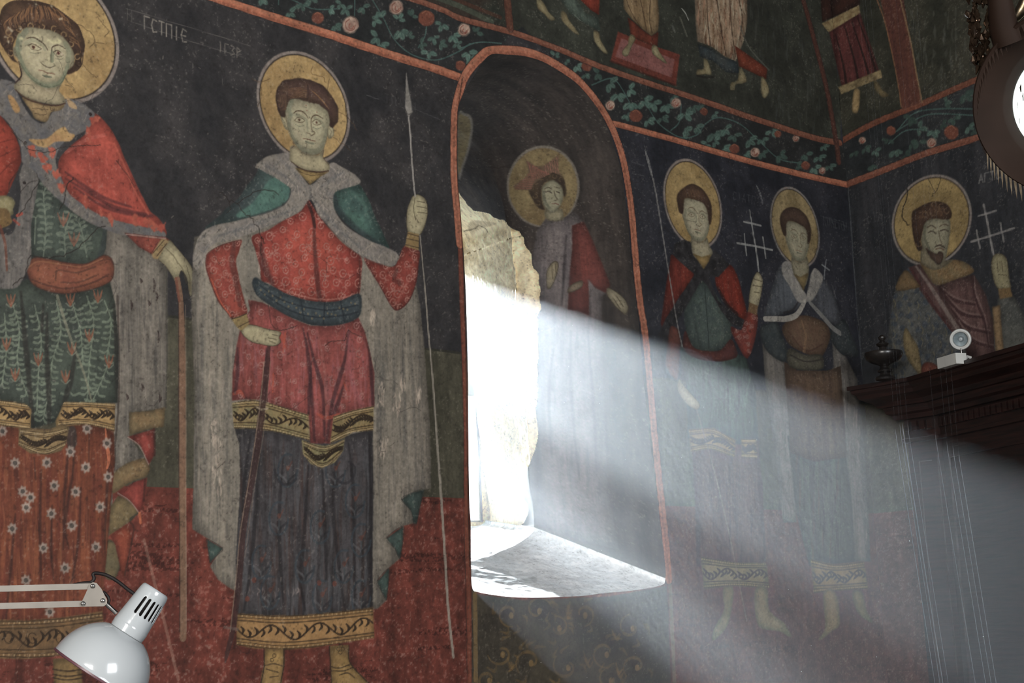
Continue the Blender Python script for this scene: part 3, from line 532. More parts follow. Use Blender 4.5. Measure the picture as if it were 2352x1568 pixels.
def saint_centre():
    C=CA
    halo(C,'B/halo',700,246,.1478)
    for P in ("676,150 677,160","716,152 717,170 740,176 748,190","580,182 600,188 620,180","602,200 600,225 592,245","777,256 795,268 812,285 820,298","765,315 790,330 806,345","750,205 756,180"): C.crack(P,1.8,(88,62,38),.6,2)
    n='B/cloak'
    cl="446,545 520,530 600,520 700,480 830,580 905,612 953,640 965,700 973,775 979,873 986,960 988,1050 989,1121 960,1126 938,1137 921,1147 936,1163 944,1173 950,1202 927,1208 905,1220 888,1235 902,1250 908,1260 919,1283 895,1303 878,1320 866,1335 874,1350 879,1358 888,1378 868,1397 845,1400 545,1360 520,1345 500,1330 482,1300 495,1280 511,1258 475,1236 441,1215 444,1100 445,1000 447,900 443,800 440,700 443,600"
    C.f(n,cl,(132,121,105),(103,96,86),'v',sm=0)
    streaks(C,"446,560 560,560 540,780 545,1330 500,1320 441,1200",[(142,128,114),(88,84,78),(150,134,118),(80,76,72)],n,31,260,90,7,.3)
    streaks(C,"820,600 905,612 953,650 975,850 985,1110 930,1140 860,1330 855,900",[(142,128,114),(88,84,78),(76,72,70),(134,122,106)],n,32,300,90,7,.3)
    for P in ("900,690 905,850 900,1000","868,760 875,930 872,1100","940,720 950,900 955,1080","470,640 465,800 468,1000","500,760 495,960 500,1200","925,780 930,950 925,1100"): C.s(P,[3,9,3],(78,76,72),.35,clip=n,soft=5,dry=.3)
    for x,y,w,h in ((490,980,6,20),(495,1040,10,40),(500,1080,8,40),(876,900,7,30),(912,920,9,22),(925,870,6,14),(880,1020,6,20),(600,600,6,14),(855,720,5,12),(960,900,4,14)): streaks(C,[[x-w,y-h],[x+w,y-h],[x+w,y+h],[x-w,y+h]],[(186,166,146),(166,146,128)],n,int(x),16,18,4,.7)
    TG=(62,82,74); TG2=(52,64,60)
    for P in ("475,1238 511,1259 498,1275 482,1292 477,1260","921,1147 940,1134 974,1124 965,1160 957,1202 950,1202 944,1173","888,1236 927,1208 925,1250 919,1283 908,1260","866,1336 895,1304 893,1340 888,1378 876,1355"): C.f('B/lining',P,TG,TG2,'v',sm=0); C.s(spline(pts(P),1),1.6,(40,40,38),.5,sm=0)
    # long robe
    n='B/robe'
    rb="537,980 615,985 700,1000 790,1000 856,985 857,1100 857,1250 858,1400 780,1408 688,1415 613,1415 545,1410 541,1300 547,1200 552,1100 549,1020"
    C.f(n,rb,(74,70,72),(54,50,52),'v',sm=0)
    streaks(C,rb,[(92,88,90),(44,40,40),(70,48,42),(84,86,90)],n,33,360,110,10,.35)
    for P in ("595,1000 588,1150 575,1300 560,1400","708,1070 700,1200 690,1330 700,1400","740,1080 745,1200 750,1330","800,1020 812,1150 815,1390","650,1050 640,1200 650,1390","770,1060 765,1180 790,1390","575,1000 560,1120 555,1250","848,1000 852,1200 852,1390"): fold(C,P,11,(36,32,34),.65,n)
    for cx,cy in ((660,1080),(770,1080),(640,1190),(735,1210),(815,1150),(600,1290),(700,1300),(790,1300),(830,1240),(620,1360),(740,1370),(830,1370)):
        C.s(ell(cx,cy,22,38,.05,10)[:9],5,(52,62,70),.7,clip=n); C.s([[cx,cy+36],[cx,cy],[cx-8,cy-22]],4,(60,70,74),.5,clip=n); C.s([[cx,cy],[cx+10,cy-20]],4,(104,56,44),.5,clip=n); C.dot(cx,cy-6,5,(100,54,42),.6,clip=n)
        C.s([[cx-18,cy+10],[cx-4,cy+22],[cx,cy+34]],5,(98,98,100),.5,clip=n); C.s([[cx+18,cy+10],[cx+4,cy+22],[cx,cy+34]],5,(36,36,40),.5,clip=n)
    for P in ("800,1060 815,1075 808,1100 790,1110 772,1100 765,1085","630,1080 640,1105 660,1112 680,1100"): C.s(P,6,(42,40,44),.6,clip=n)
    streaks(C,"570,1345 720,1350 720,1356 570,1362",[(140,124,118),(110,98,94)],n,35,26,12,4,.6)
    for x,y in ((583,1332),(567,1375),(733,1338),(768,1340)): C.dot(x,y,6,(120,52,36),.6,clip=n)
    goldband(C,'B/hem',"543,1408 613,1413 690,1413 780,1405 857,1395 860,1465 777,1478 718,1487 658,1491 584,1488 543,1480","545,1410 650,1415 760,1407 857,1397","545,1480 650,1490 760,1480 860,1466",6,(164,118,66),(134,96,54),n=3)
    for nm,P in (('B/boot',"608,1490 652,1490 655,1521 650,1545 645,1620 596,1620 602,1550 607,1527"),('B/boot',"757,1482 801,1480 802,1500 804,1521 820,1540 840,1558 870,1620 758,1620 762,1540")):
        C.f(nm,P,(160,122,64),(128,96,54),'f',sm=0)
    for P in ("606,1490 607,1530 600,1568","652,1490 652,1530 645,1568","757,1484 760,1530 762,1568","802,1482 804,1520 835,1556 850,1570"): C.s(P,3,(46,34,28),.75)
    for P in ("608,1528 630,1524 653,1530","612,1536 640,1544","760,1530 780,1534 803,1526","762,1540 790,1540 812,1532","620,1555 640,1552","780,1550 800,1545 815,1556"): C.s(P,2.4,(54,40,28),.8)
    for x,y in ((778,1490),(782,1498),(788,1490),(784,1482),(630,1505),(625,1515)): C.s(ell(x,y,4,4),1.6,(60,44,28),.8)
    # tunic skirt
    n='B/skirt'
    sk="570,688 602,694 640,712 674,733 713,748 765,748 804,738 823,728 838,762 849,808 859,856 860,932 858,935 810,946 768,958 760,1018 713,1018 709,952 648,935 602,918 560,916 532,920 534,856 544,791 556,740 575,712"
    C.f(n,sk,(154,70,66),(126,58,52),'v',sm=0)
    streaks(C,sk,[(172,96,98),(108,48,42),(168,76,66),(150,90,96)],n,36,260,60,8,.35)
    rosettes(C,"560,700 820,740 850,930 720,940 540,910",30,(160,112,104),37,n,6)
    for P in ("695,755 705,800 716,900 722,1010","705,765 722,830 742,900 745,1000","800,760 790,830 765,920 750,1010","715,830 712,900 710,950","790,880 775,930 762,960","545,800 545,850 540,900","612,800 610,880 612,920","846,790 852,860 856,930"): C.s(P,[4,11,7],(62,36,40),.65,clip=n,soft=4)
    C.s("728,760 745,850 752,960",[5,9],(160,92,84),.4,clip=n); C.s("800,760 805,860 830,930",[8,16],(166,92,100),.35,clip=n,soft=6)
    for P in ("640,760 650,780 655,800","655,765 650,810","536,905 550,900 560,912","790,880 795,895","730,950 750,960 780,950","628,860 626,900"): C.s(P,[6,10,4],(196,76,52),.65,clip=n,dry=.5)
    goldband(C,'B/skirt_hem',"532,926 560,920 583,918 622,926 667,940 709,952 711,1012 690,1005 648,994 615,988 576,984 537,984","534,924 600,922 709,954","537,982 610,986 711,1010",7,(152,124,76),(112,104,68),n=2)
    goldband(C,'B/skirt_hem',"766,956 810,942 858,932 857,988 810,992 788,1006 758,1018","768,958 810,944 858,934","760,1016 800,996 857,986",8,(150,120,72),(116,100,62),n=1)
    goldband(C,'B/skirt_hem',"693,1010 713,1018 745,1024 771,1018 791,1007 787,1036 768,1062 739,1075 713,1065 696,1043","697,1014 745,1028 790,1010","700,1048 740,1074 784,1040",9,(150,128,80),(116,108,70),n=1)
    # sword scabbard
    C.s("618,790 612,850 606,900 596,980 585,1060 560,1200 548,1330 535,1440 522,1500 518,1520",[8,16,18,18,18,17,16,14,10,4],(66,42,40),.8,'B/scabbard')
    C.s("606,830 600,900 590,980 575,1080 552,1220 540,1340 528,1450",2.4,(150,128,104),.6); C.s("622,830 612,920 604,1000 590,1080 575,1180 562,1280",2.4,(140,116,96),.4)
    C.s("590,935 600,940 615,938",4,(170,150,120),.7); C.s("545,1445 515,1440",6,(110,92,84),.6)
    # sleeves, tunic
    n='B/sleeve'
    sl="472,593 482,577 514,561 553,551 550,570 542,596 547,632 553,661 563,697 566,722 534,732 521,717 501,691 485,652 474,619"
    C.f(n,sl,(158,66,52),(134,52,44),'f'); rosettes(C,sl,21,(172,118,104),38,n,7); C.s("538,560 532,600 540,640 550,700",[10,16,10],(78,44,40),.5,clip=n,soft=5); C.s(spline(pts("553,551 514,561 482,577 472,593 474,619 485,652 501,691 521,717 534,732"),0),2.4,(80,40,34),.6,sm=0); C.s("485,640 505,690 530,725",4,(206,84,54),.6,clip=n)
    n='B/tunic'
    tn="706,458 732,497 765,536 794,565 828,588 829,632 824,676 810,686 745,694 696,688 648,670 615,650 600,645 596,613 586,574 579,544 615,528 654,505 690,484"
    C.f(n,tn,(168,66,52),(146,54,46),'b'); rosettes(C,tn,23,(180,124,110),39,n,7.5)
    C.s("720,500 722,560 728,640 735,690",[6,10,14,12],(72,36,34),.6,clip=n,soft=5); C.s("598,560 606,610 625,650",[10,22,12],(74,44,42),.6,clip=n,soft=8); C.s("706,465 716,490 722,520",9,(58,34,32),.7,clip=n); C.s("640,662 700,682 760,688 820,676",4,(196,120,104),.5,clip=n); C.s("826,590 826,640 822,672",4,(76,38,34),.6)
    n='B/sleeve'
    sl="836,592 872,606 901,613 914,598 930,564 961,574 961,606 953,658 937,694 911,712 895,697 875,661 856,632"
    C.f(n,sl,(158,62,50),(128,50,42),'f'); rosettes(C,sl,20,(172,118,104),40,n,6.5); C.s("912,620 905,640 918,650",[10,14],(70,36,32),.5,clip=n,soft=5); C.s("910,700 930,660 950,620",7,(170,92,80),.3,clip=n)
    C.s(spline(pts("961,574 961,606 953,658 937,694 911,712 895,697 875,661 840,600"),0),2.6,(82,34,32),.7,sm=0)
    n='B/belt'
    bl="579,650 586,637 600,645 631,661 674,681 719,692 778,691 823,674 830,700 824,726 804,738 761,748 713,745 674,732 631,708 596,684 584,666"
    C.f(n,bl,(66,76,80),(48,56,60),'f')
    for P in ("590,650 640,685 700,705 760,712 822,700","600,670 660,710 720,728 790,724 822,716","690,690 698,735","745,695 742,744","782,692 790,738"): C.s(P,4,(34,40,46),.6,clip=n)
    for k in range(26): C.dot(590+k*9,655+min(k,14)*4.6-max(0,k-18)*4+6*(k%3),2.6,(128,110,74),.6,clip=n)
    C.s("582,645 592,652 585,668 600,690",7,(40,48,54),.7,clip=n)
    # capelet and fur
    n='B/capelet'
    C.f(n,"600,372 631,400 655,420 668,434 662,458 642,476 596,494 540,508 500,517 470,524 500,500 519,480 545,458 566,428 588,400",(70,92,86),(56,64,66),'b'); C.f(None,"640,405 655,420 666,436 660,458 640,474 596,490 550,500 545,490 575,470 600,440 618,415",(84,126,110),(66,100,90),'f',a=.85,clip=n,soft=2)
    C.f(n,"760,464 772,439 800,427 824,423 844,455 860,495 878,534 893,571 856,555 814,530 782,499",(66,98,86),(54,76,72),'b'); C.s("768,450 775,480 800,515 840,545 880,568",[12,26,14],(48,54,58),.6,clip=n,soft=8); C.s("800,440 830,460 850,510",[8,14,6],(92,130,112),.35,clip=n,soft=8)
    n='B/fur'
    fr=["586,382 610,362 638,352 667,352 672,368 690,398 712,424 740,400 761,373 786,383 814,401 828,420 793,432 772,440 765,455 770,485 796,520 843,550 892,570 916,588 912,600 901,610 875,606 830,588 794,562 765,532 732,494 713,458 690,484 652,505 610,522 568,538 526,553 491,560 474,578 470,600 450,620 443,600 446,572 456,544 481,522 540,508 596,494 642,476 662,458 668,434 650,420 622,402 598,390"]
    C.f(n,fr[0],(138,128,116),(112,104,98),'f')
    fur(C,fr[0],(164,150,134),(88,86,84),n,41,1100,10,4)
    for P in ("600,375 640,395 675,420","640,362 665,385 695,420 705,440","790,395 765,410 735,430","715,450 740,485 780,530 830,570","690,470 640,495 570,520 490,545","712,428 712,455"): C.s(P,[5,10,5],(92,92,94),.45,clip=n,dry=.5,soft=5)
    C.s("668,432 662,458 642,477 596,495",2,(70,72,70),.6); C.s("730,490 770,538 830,590 875,608",2,(90,70,64),.5)
    C.crack("505,440 520,452 526,462 545,468 560,490 575,500 590,520 600,545 610,560",2.2); C.crack("545,468 565,455 590,440 620,436 640,445",2); C.crack("526,462 530,475 522,490",1.6)
    C.crack("745,795 760,785 790,780 800,760 830,775"); C.crack("600,545 598,580 605,600"); C.crack("612,700 630,755 680,750")
    # hands and cuffs
    hand(C,'B/hand',"553,759 573,745 615,756 644,762 641,775 644,786 630,794 602,791 573,782",["615,775 635,780","618,783 632,788","625,768 643,772"])
    C.f('B/cuff',"531,732 566,720 570,732 573,744 553,760 540,746",(148,122,70),(118,96,58),'f',sm=0); C.s("532,732 548,728 566,720",2.5,(60,44,32),.8); C.s("546,752 560,744 573,738",2,(60,44,32),.7)
    hand(C,'B/hand',"937,534 934,492 942,462 953,447 973,453 981,472 980,500 964,538",["952,455 950,480 954,505","957,462 975,465","957,474 980,478","958,487 980,490","954,500 962,512"])
    C.f('B/cuff',"930,566 936,532 962,538 961,575",(150,118,66),(124,98,58),'f',sm=0)
    for P in ("936,536 962,543","934,548 961,554","931,562 961,569"): C.s(P,2,(62,46,32),.8)
    n='B/spear'
    SP=(150,142,134)
    C.f(n,"932,162 937,200 943,230 947,258 942,262 938,275 935,262 930,250 931,215",SP,(120,114,106),'f',sm=0); C.s("930,248 936,262 946,260",3,(70,66,62),.7); C.s("938,270 941,300 946,370 950,420 953,450",[5,4.5,4.5],SP,.95,n,dry=.25)
    C.s("964,540 970,600 976,660 983,740 988,800 996,900 1003,1000 1010,1100 1020,1240 1030,1400 1042,1508",[2.5,4,5,7,7],(142,132,118),.9,n,dry=.2)
    # head
    C.f('B/neck',"668,338 680,336 696,350 715,356 731,355 744,342 743,362 756,376 755,392 731,395 696,389 669,371 666,360",SK,(142,130,98),'f')
    C.f('B/collar',"677,384 700,390 731,396 756,394 737,405 712,424 692,402",(160,128,72),(130,104,60),'f',sm=0); C.s("669,371 696,389 731,395 755,392",[2,3.5,3],(72,48,36),.9); C.s("684,392 712,402 745,400",1.8,(80,60,38),.7)
    C.f('B/face',"667,226 696,228 732,236 753,254 759,274 756,293 751,317 743,344 731,355 715,357 696,351 680,334 669,312 661,293 656,274 655,256 660,238",(162,151,118),(150,142,110),'f')
    C.f('B/face',"645,268 650,264 658,268 663,294 659,298 651,286",SK,SK2,'f'); C.f('B/face',"753,290 762,288 768,298 766,312 755,318",SK,SK2,'f')
    feats(C,(656,228,753,356),a=.9); C.s("670,232 664,250 668,262",12,(112,120,98),.4); C.s("648,270 654,282 658,294",1.6,(90,80,60),.6); C.s("757,296 762,302 758,312",1.6,(90,80,60),.6)
    for x,y in ((703,242),(705,254),(728,258)): C.dot(x,y,1.8,(140,70,56),.6)
    C.s("670,340 676,334 673,326",2,(84,60,46),.7); C.s("743,345 743,362 756,378",2,(84,60,46),.7)
    n='B/hair'
    hp="633,226 637,203 649,187 667,181 689,180 715,185 740,196 757,214 772,236 778,254 777,276 773,284 765,292 757,288 758,274 751,254 732,240 715,236 696,231 678,226 667,229 661,240 656,256 655,268 645,266 638,252"
    C.f(n,hp,(90,64,50),(72,50,44),'f')
    g=np.random.RandomState(4)
    for k in range(7): C.s([[662,205+k*3.6],[685,202+k*3.4],[704,208+k*2.6]],[1,2,1],(142,96,58),.55,clip=n)
    for k in range(8): C.s([[712+k*2,206+k*1.5],[724+k*3,214+k*3],[734+k*3.5,226+k*4]],[1,2,1],(136,94,58),.5,clip=n)
    for k in range(9): C.s([[640+k*2.5,215+k*1],[640+k*2.2,235],[646+k*1.5,258]],[1,2,1],(120,88,58),.4,clip=n)
    C.s("706,196 708,214 706,228",4,(54,38,34),.6,clip=n)

def saint_right_one():
    C=CA; SKd=(148,136,106)
    halo(C,'D/halo',1592,468,.1515,(168,138,84),(142,112,62))
    C.f('D/cape',"1547,585 1595,630 1557,685 1528,745 1522,752 1519,733 1526,682 1538,610",(122,44,32),(92,34,28),'v'); C.f('D/cape',"1643,637 1674,607 1695,637 1712,699 1716,732 1695,725 1660,685",(126,40,28),(98,34,26),'v')
    C.s("1650,660 1670,700 1695,722",[5,14,8],(40,30,30),.7,soft=4)
    # lower clothes
    C.f('D/robe',"1588,990 1740,1000 1752,1120 1760,1290 1600,1300 1596,1150",(92,62,58),(72,48,48),'v',sm=0); C.f('D/skirt',"1560,790 1600,800 1660,800 1712,820 1735,900 1742,1010 1700,1020 1580,1005 1575,880",(66,84,76),(50,62,60),'v',sm=0)
    streaks(C,"1590,1020 1745,1020 1755,1290 1602,1290",[(110,76,72),(52,36,38)],'D/robe',51,80,80,8,.5); streaks(C,"1575,830 1735,830 1740,1000 1580,1000",[(84,104,92),(40,50,48)],'D/skirt',52,60,60,8,.5)
    goldband(C,'D/hem',"1582,985 1640,982 1690,1010 1688,1050 1630,1030 1586,1038","1584,988 1640,986 1690,1014","1586,1036 1632,1030 1688,1048",10,(150,124,80),(118,98,64),n=1); goldband(C,'D/hem',"1703,1008 1738,1008 1740,1052 1704,1048","1704,1010 1738,1010","1704,1048 1740,1050",11,(150,124,80),(118,98,64),n=1)
    goldband(C,'D/hem',"1610,1278 1690,1292 1760,1292 1768,1350 1690,1346 1616,1352","1612,1280 1690,1292 1760,1292","1616,1350 1690,1344 1768,1350",12,(140,124,84),(108,98,68),n=2)
    C.f('D/boot',"1660,1352 1684,1350 1680,1400 1670,1440 1640,1470 1638,1450 1662,1400",(140,124,84),(110,96,62),'f'); C.f('D/boot',"1735,1350 1762,1352 1768,1400 1800,1430 1818,1462 1790,1450 1745,1440 1734,1400",(140,124,84),(110,96,62),'f')
    n='D/tunic'
    C.f(n,"1612,645 1626,650 1660,699 1681,744 1678,778 1654,804 1622,806 1592,796 1574,750 1574,709 1595,668",(74,88,80),(56,66,64),'f'); C.s("1619,655 1624,720 1628,800",[2,3],(38,44,42),.8,clip=n); C.s("1590,700 1600,760 1610,795",[6,12],(50,58,56),.5,clip=n,soft=5); C.s("1650,700 1660,750 1655,790",[6,10],(94,100,88),.3,clip=n)
    C.f('D/belt',"1574,760 1592,796 1622,806 1654,804 1678,780 1690,800 1690,820 1650,830 1600,822 1570,800",(104,52,44),(76,40,38),'f')
    n='D/fur'
    C.f(n,"1550,560 1570,550 1588,556 1604,600 1616,620 1632,588 1640,572 1662,592 1676,608 1650,636 1628,636 1650,690 1690,722 1712,735 1708,752 1682,745 1655,710 1625,655 1612,642 1590,680 1560,730 1530,790 1512,770 1530,730 1570,670 1596,630 1560,600 1545,585",(36,34,36),(50,48,50),'f',sm=0)
    for P in ("1560,570 1600,615","1590,640 1540,740","1640,665 1690,735"): C.s(P,4,(60,56,58),.4,clip=n,dry=.5)
    n='D/sleeve'
    C.f(n,"1681,764 1681,750 1702,757 1712,730 1722,713 1740,723 1736,768 1724,810 1716,822 1705,812",(136,54,42),(104,44,38),'f'); rosettes(C,"1690,760 1735,725 1720,815",14,(150,110,100),53,n,4)
    C.f('D/sleeve',"1540,750 1560,760 1562,800 1556,870 1530,840 1534,790",(104,54,42),(80,46,40),'f')
    hand(C,'D/hand',"1560,870 1575,890 1605,925 1600,940 1575,925 1556,895",[])
    hand(C,'D/hand',"1722,695 1727,650 1740,624 1752,642 1750,668 1741,704",["1732,640 1750,646","1730,655 1750,658","1732,670 1745,672"],SKd); C.f('D/cuff',"1719,715 1722,694 1742,702 1739,724",(120,90,56),(96,70,46),'f',sm=0)
    X=(140,140,136); n='D/cross'
    C.s("1722,482 1730,530 1738,580 1743,622",[3,5,5],X,.9,n,dry=.3)
    for P,w in (("1709,509 1728,513 1748,518",4.5),("1693,558 1735,565 1774,574",5),("1710,537 1712,560 1715,586",4),("1753,544 1756,568 1759,592",4)): C.s(P,w,X,.9,n,dry=.3)
    n='D/spear'
    C.s("1481,345 1487,365 1494,390 1500,412",[2,8,9,3],(140,138,134),.8,n,dry=.5); C.s("1480,335 1484,350",2,(120,120,120),.5); C.s("1500,410 1513,480 1526,561 1537,630 1547,692 1556,745 1567,795",[4.5,4,4],(126,122,118),.85,n,dry=.3); C.s("1600,940 1640,1080 1680,1250 1715,1425",4,(126,112,104),.6,n)
    C.f('D/neck',"1586,542 1600,553 1612,555 1622,545 1628,562 1636,582 1612,598 1592,585",SKd,(120,112,88),'f'); C.f('D/collar',"1592,582 1612,590 1633,584 1628,600 1616,618 1604,600",(150,120,66),(120,94,54),'f',sm=0)
    C.f('D/face',"1569,458 1592,457 1618,464 1628,490 1629,516 1623,540 1612,556 1598,555 1581,535 1573,513 1566,489",(152,142,114),(140,132,104),'f')
    feats(C,(1567,456,1629,556),a=.75,w=.7)
    C.f('D/hair',"1554,451 1571,430 1592,423 1616,437 1633,468 1635,499 1629,516 1624,484 1614,466 1594,459 1574,455 1570,468 1568,490 1559,485",(92,64,46),(74,52,42),'f')
    for k in range(6): C.s([[1572+k*6,434+k],[1576+k*6,446],[1578+k*7,458]],2,(124,86,56),.4,clip='D/hair')

def saint_right_two():
    C=CA; SKd=(136,126,100)
    halo(C,'E/halo',1827,522,.1475,(146,124,82),(120,100,62),(124,122,118))
    n='E/cloak'
    C.f(n,"1750,785 1767,812 1800,832 1812,900 1825,1050 1830,1200 1800,1200 1775,1000 1757,880",(114,108,100),(88,84,80),'v',sm=0); C.f(n,"1912,780 1940,812 1968,870 1988,1050 2000,1290 1962,1290 1935,1000 1915,860",(114,108,100),(84,80,78),'v',sm=0)
    streaks(C,"1750,790 1800,830 1830,1200 1790,1180",[(140,132,122),(70,68,66)],n,61,40,60,6,.5); streaks(C,"1915,790 1968,870 2000,1290 1950,1200",[(150,140,128),(66,62,62)],n,62,60,50,6,.5)
    C.f('E/robe',"1808,1000 1935,1000 1955,1130 1965,1290 1860,1300 1830,1180",(76,78,70),(58,58,56),'v',sm=0); C.f('E/skirt',"1800,830 1830,850 1900,850 1930,840 1938,940 1945,1050 1870,1060 1815,1040",(98,76,58),(80,60,48),'v',sm=0)
    streaks(C,"1805,850 1930,850 1960,1280 1850,1280",[(92,94,84),(46,46,44),(100,66,50)],'E/robe',63,90,80,7,.45)
    goldband(C,'E/hem',"1862,1284 1920,1296 1985,1288 1994,1352 1930,1356 1870,1362","1864,1286 1920,1298 1985,1290","1870,1360 1930,1354 1994,1350",13,(140,116,72),(112,92,58),n=2)
    C.f('E/boot',"1892,1362 1920,1360 1930,1430 1910,1450 1880,1470 1895,1440",(140,118,76),(112,92,58),'f'); C.f('E/boot',"1958,1358 1980,1358 1990,1400 2005,1430 1985,1420 1966,1400",(120,102,66),(96,80,52),'f')
    n='E/sleeve'
    C.f(n,"1748,750 1784,740 1795,768 1812,819 1798,832 1767,812 1750,785",(60,66,66),(44,50,52),'f'); C.f(n,"1910,757 1939,733 1963,785 1971,816 1936,814 1908,780",(58,62,64),(42,48,50),'f')
    n='E/tunic'
    C.f(n,"1798,748 1843,724 1895,742 1906,775 1886,818 1850,812 1812,790",(102,78,58),(86,62,48),'f'); C.s("1810,760 1850,805 1890,790",4,(70,44,36),.5,clip=n); C.s("1840,735 1850,770 1846,810",[4,10],(144,108,72),.4,clip=n)
    C.f('E/belt',"1812,800 1850,815 1886,815 1890,845 1850,850 1810,838",(88,84,68),(66,62,52),'f'); C.s("1815,815 1850,830 1890,825",4,(50,44,40),.7)
    n='E/cape'
    C.f(n,"1798,612 1842,685 1836,702 1815,715 1757,728 1767,685 1781,637",(86,90,96),(64,68,74),'v'); C.f(n,"1884,637 1912,671 1931,728 1915,745 1864,697",(78,80,86),(60,62,68),'v'); C.s("1835,690 1820,712 1800,718",5,(40,36,38),.7)
    n='E/fur'
    for P in ("1797,606 1815,604 1838,655 1852,680 1846,694 1830,690 1812,655 1798,630","1872,616 1890,636 1880,665 1864,690 1850,690 1858,650 1862,630"): C.f(n,P,(150,144,134),(112,108,104),'f')
    C.s("1757,732 1780,732 1805,732 1828,724 1842,704 1848,690",[12,14,12],(146,140,130),.95,n,dry=.2); C.s("1860,695 1885,722 1912,752 1930,765",[10,13,12],(122,120,116),.95,n,dry=.3)
    fur(C,"1757,722 1850,690 1890,630 1860,600 1797,604 1850,690 1830,740 1757,745",(170,162,150),(84,82,82),n,64,150,6,3)
    X=(130,134,136); n='E/cross'
    C.s("1898,596 1895,615 1893,640",[3,4],X,.8,n,dry=.3); C.s("1888,608 1905,620",4,X,.8,n,dry=.3); C.s("1912,655 1920,685",3,(96,96,100),.6,n)
    C.s("1736,424 1746,446 1752,468",[2,8,3],(134,134,132),.75,'E/cross',dry=.6)
    C.f('E/neck',"1817,590 1830,602 1842,600 1853,590 1857,620 1850,655 1840,650 1822,627",SKd,(108,102,80),'f'); C.f('E/collar',"1822,628 1838,636 1856,626 1850,650 1845,668 1836,650",(128,106,64),(104,86,54),'f',sm=0)
    C.f('E/face',"1807,509 1840,516 1855,534 1858,561 1850,589 1836,603 1819,590 1808,561 1803,540",(140,132,106),(128,122,98),'f')
    feats(C,(1805,508,1858,602),a=.7,w=.65)
    C.f('E/hair',"1791,506 1798,485 1819,475 1843,485 1860,513 1863,544 1855,560 1853,532 1840,516 1809,508 1805,540 1798,536",(82,60,46),(66,48,40),'f')
    for K in (CA,CB): K.s("1948,432 1954,500 1960,600 1967,700 1974,780 1980,860",[2,4,3],(100,106,112),.6,dry=.5)  # pale highlight painted down the wall corner edge
    for P in ("1885,495 1945,520",): C.s(P,1.5,(84,86,90),.4)

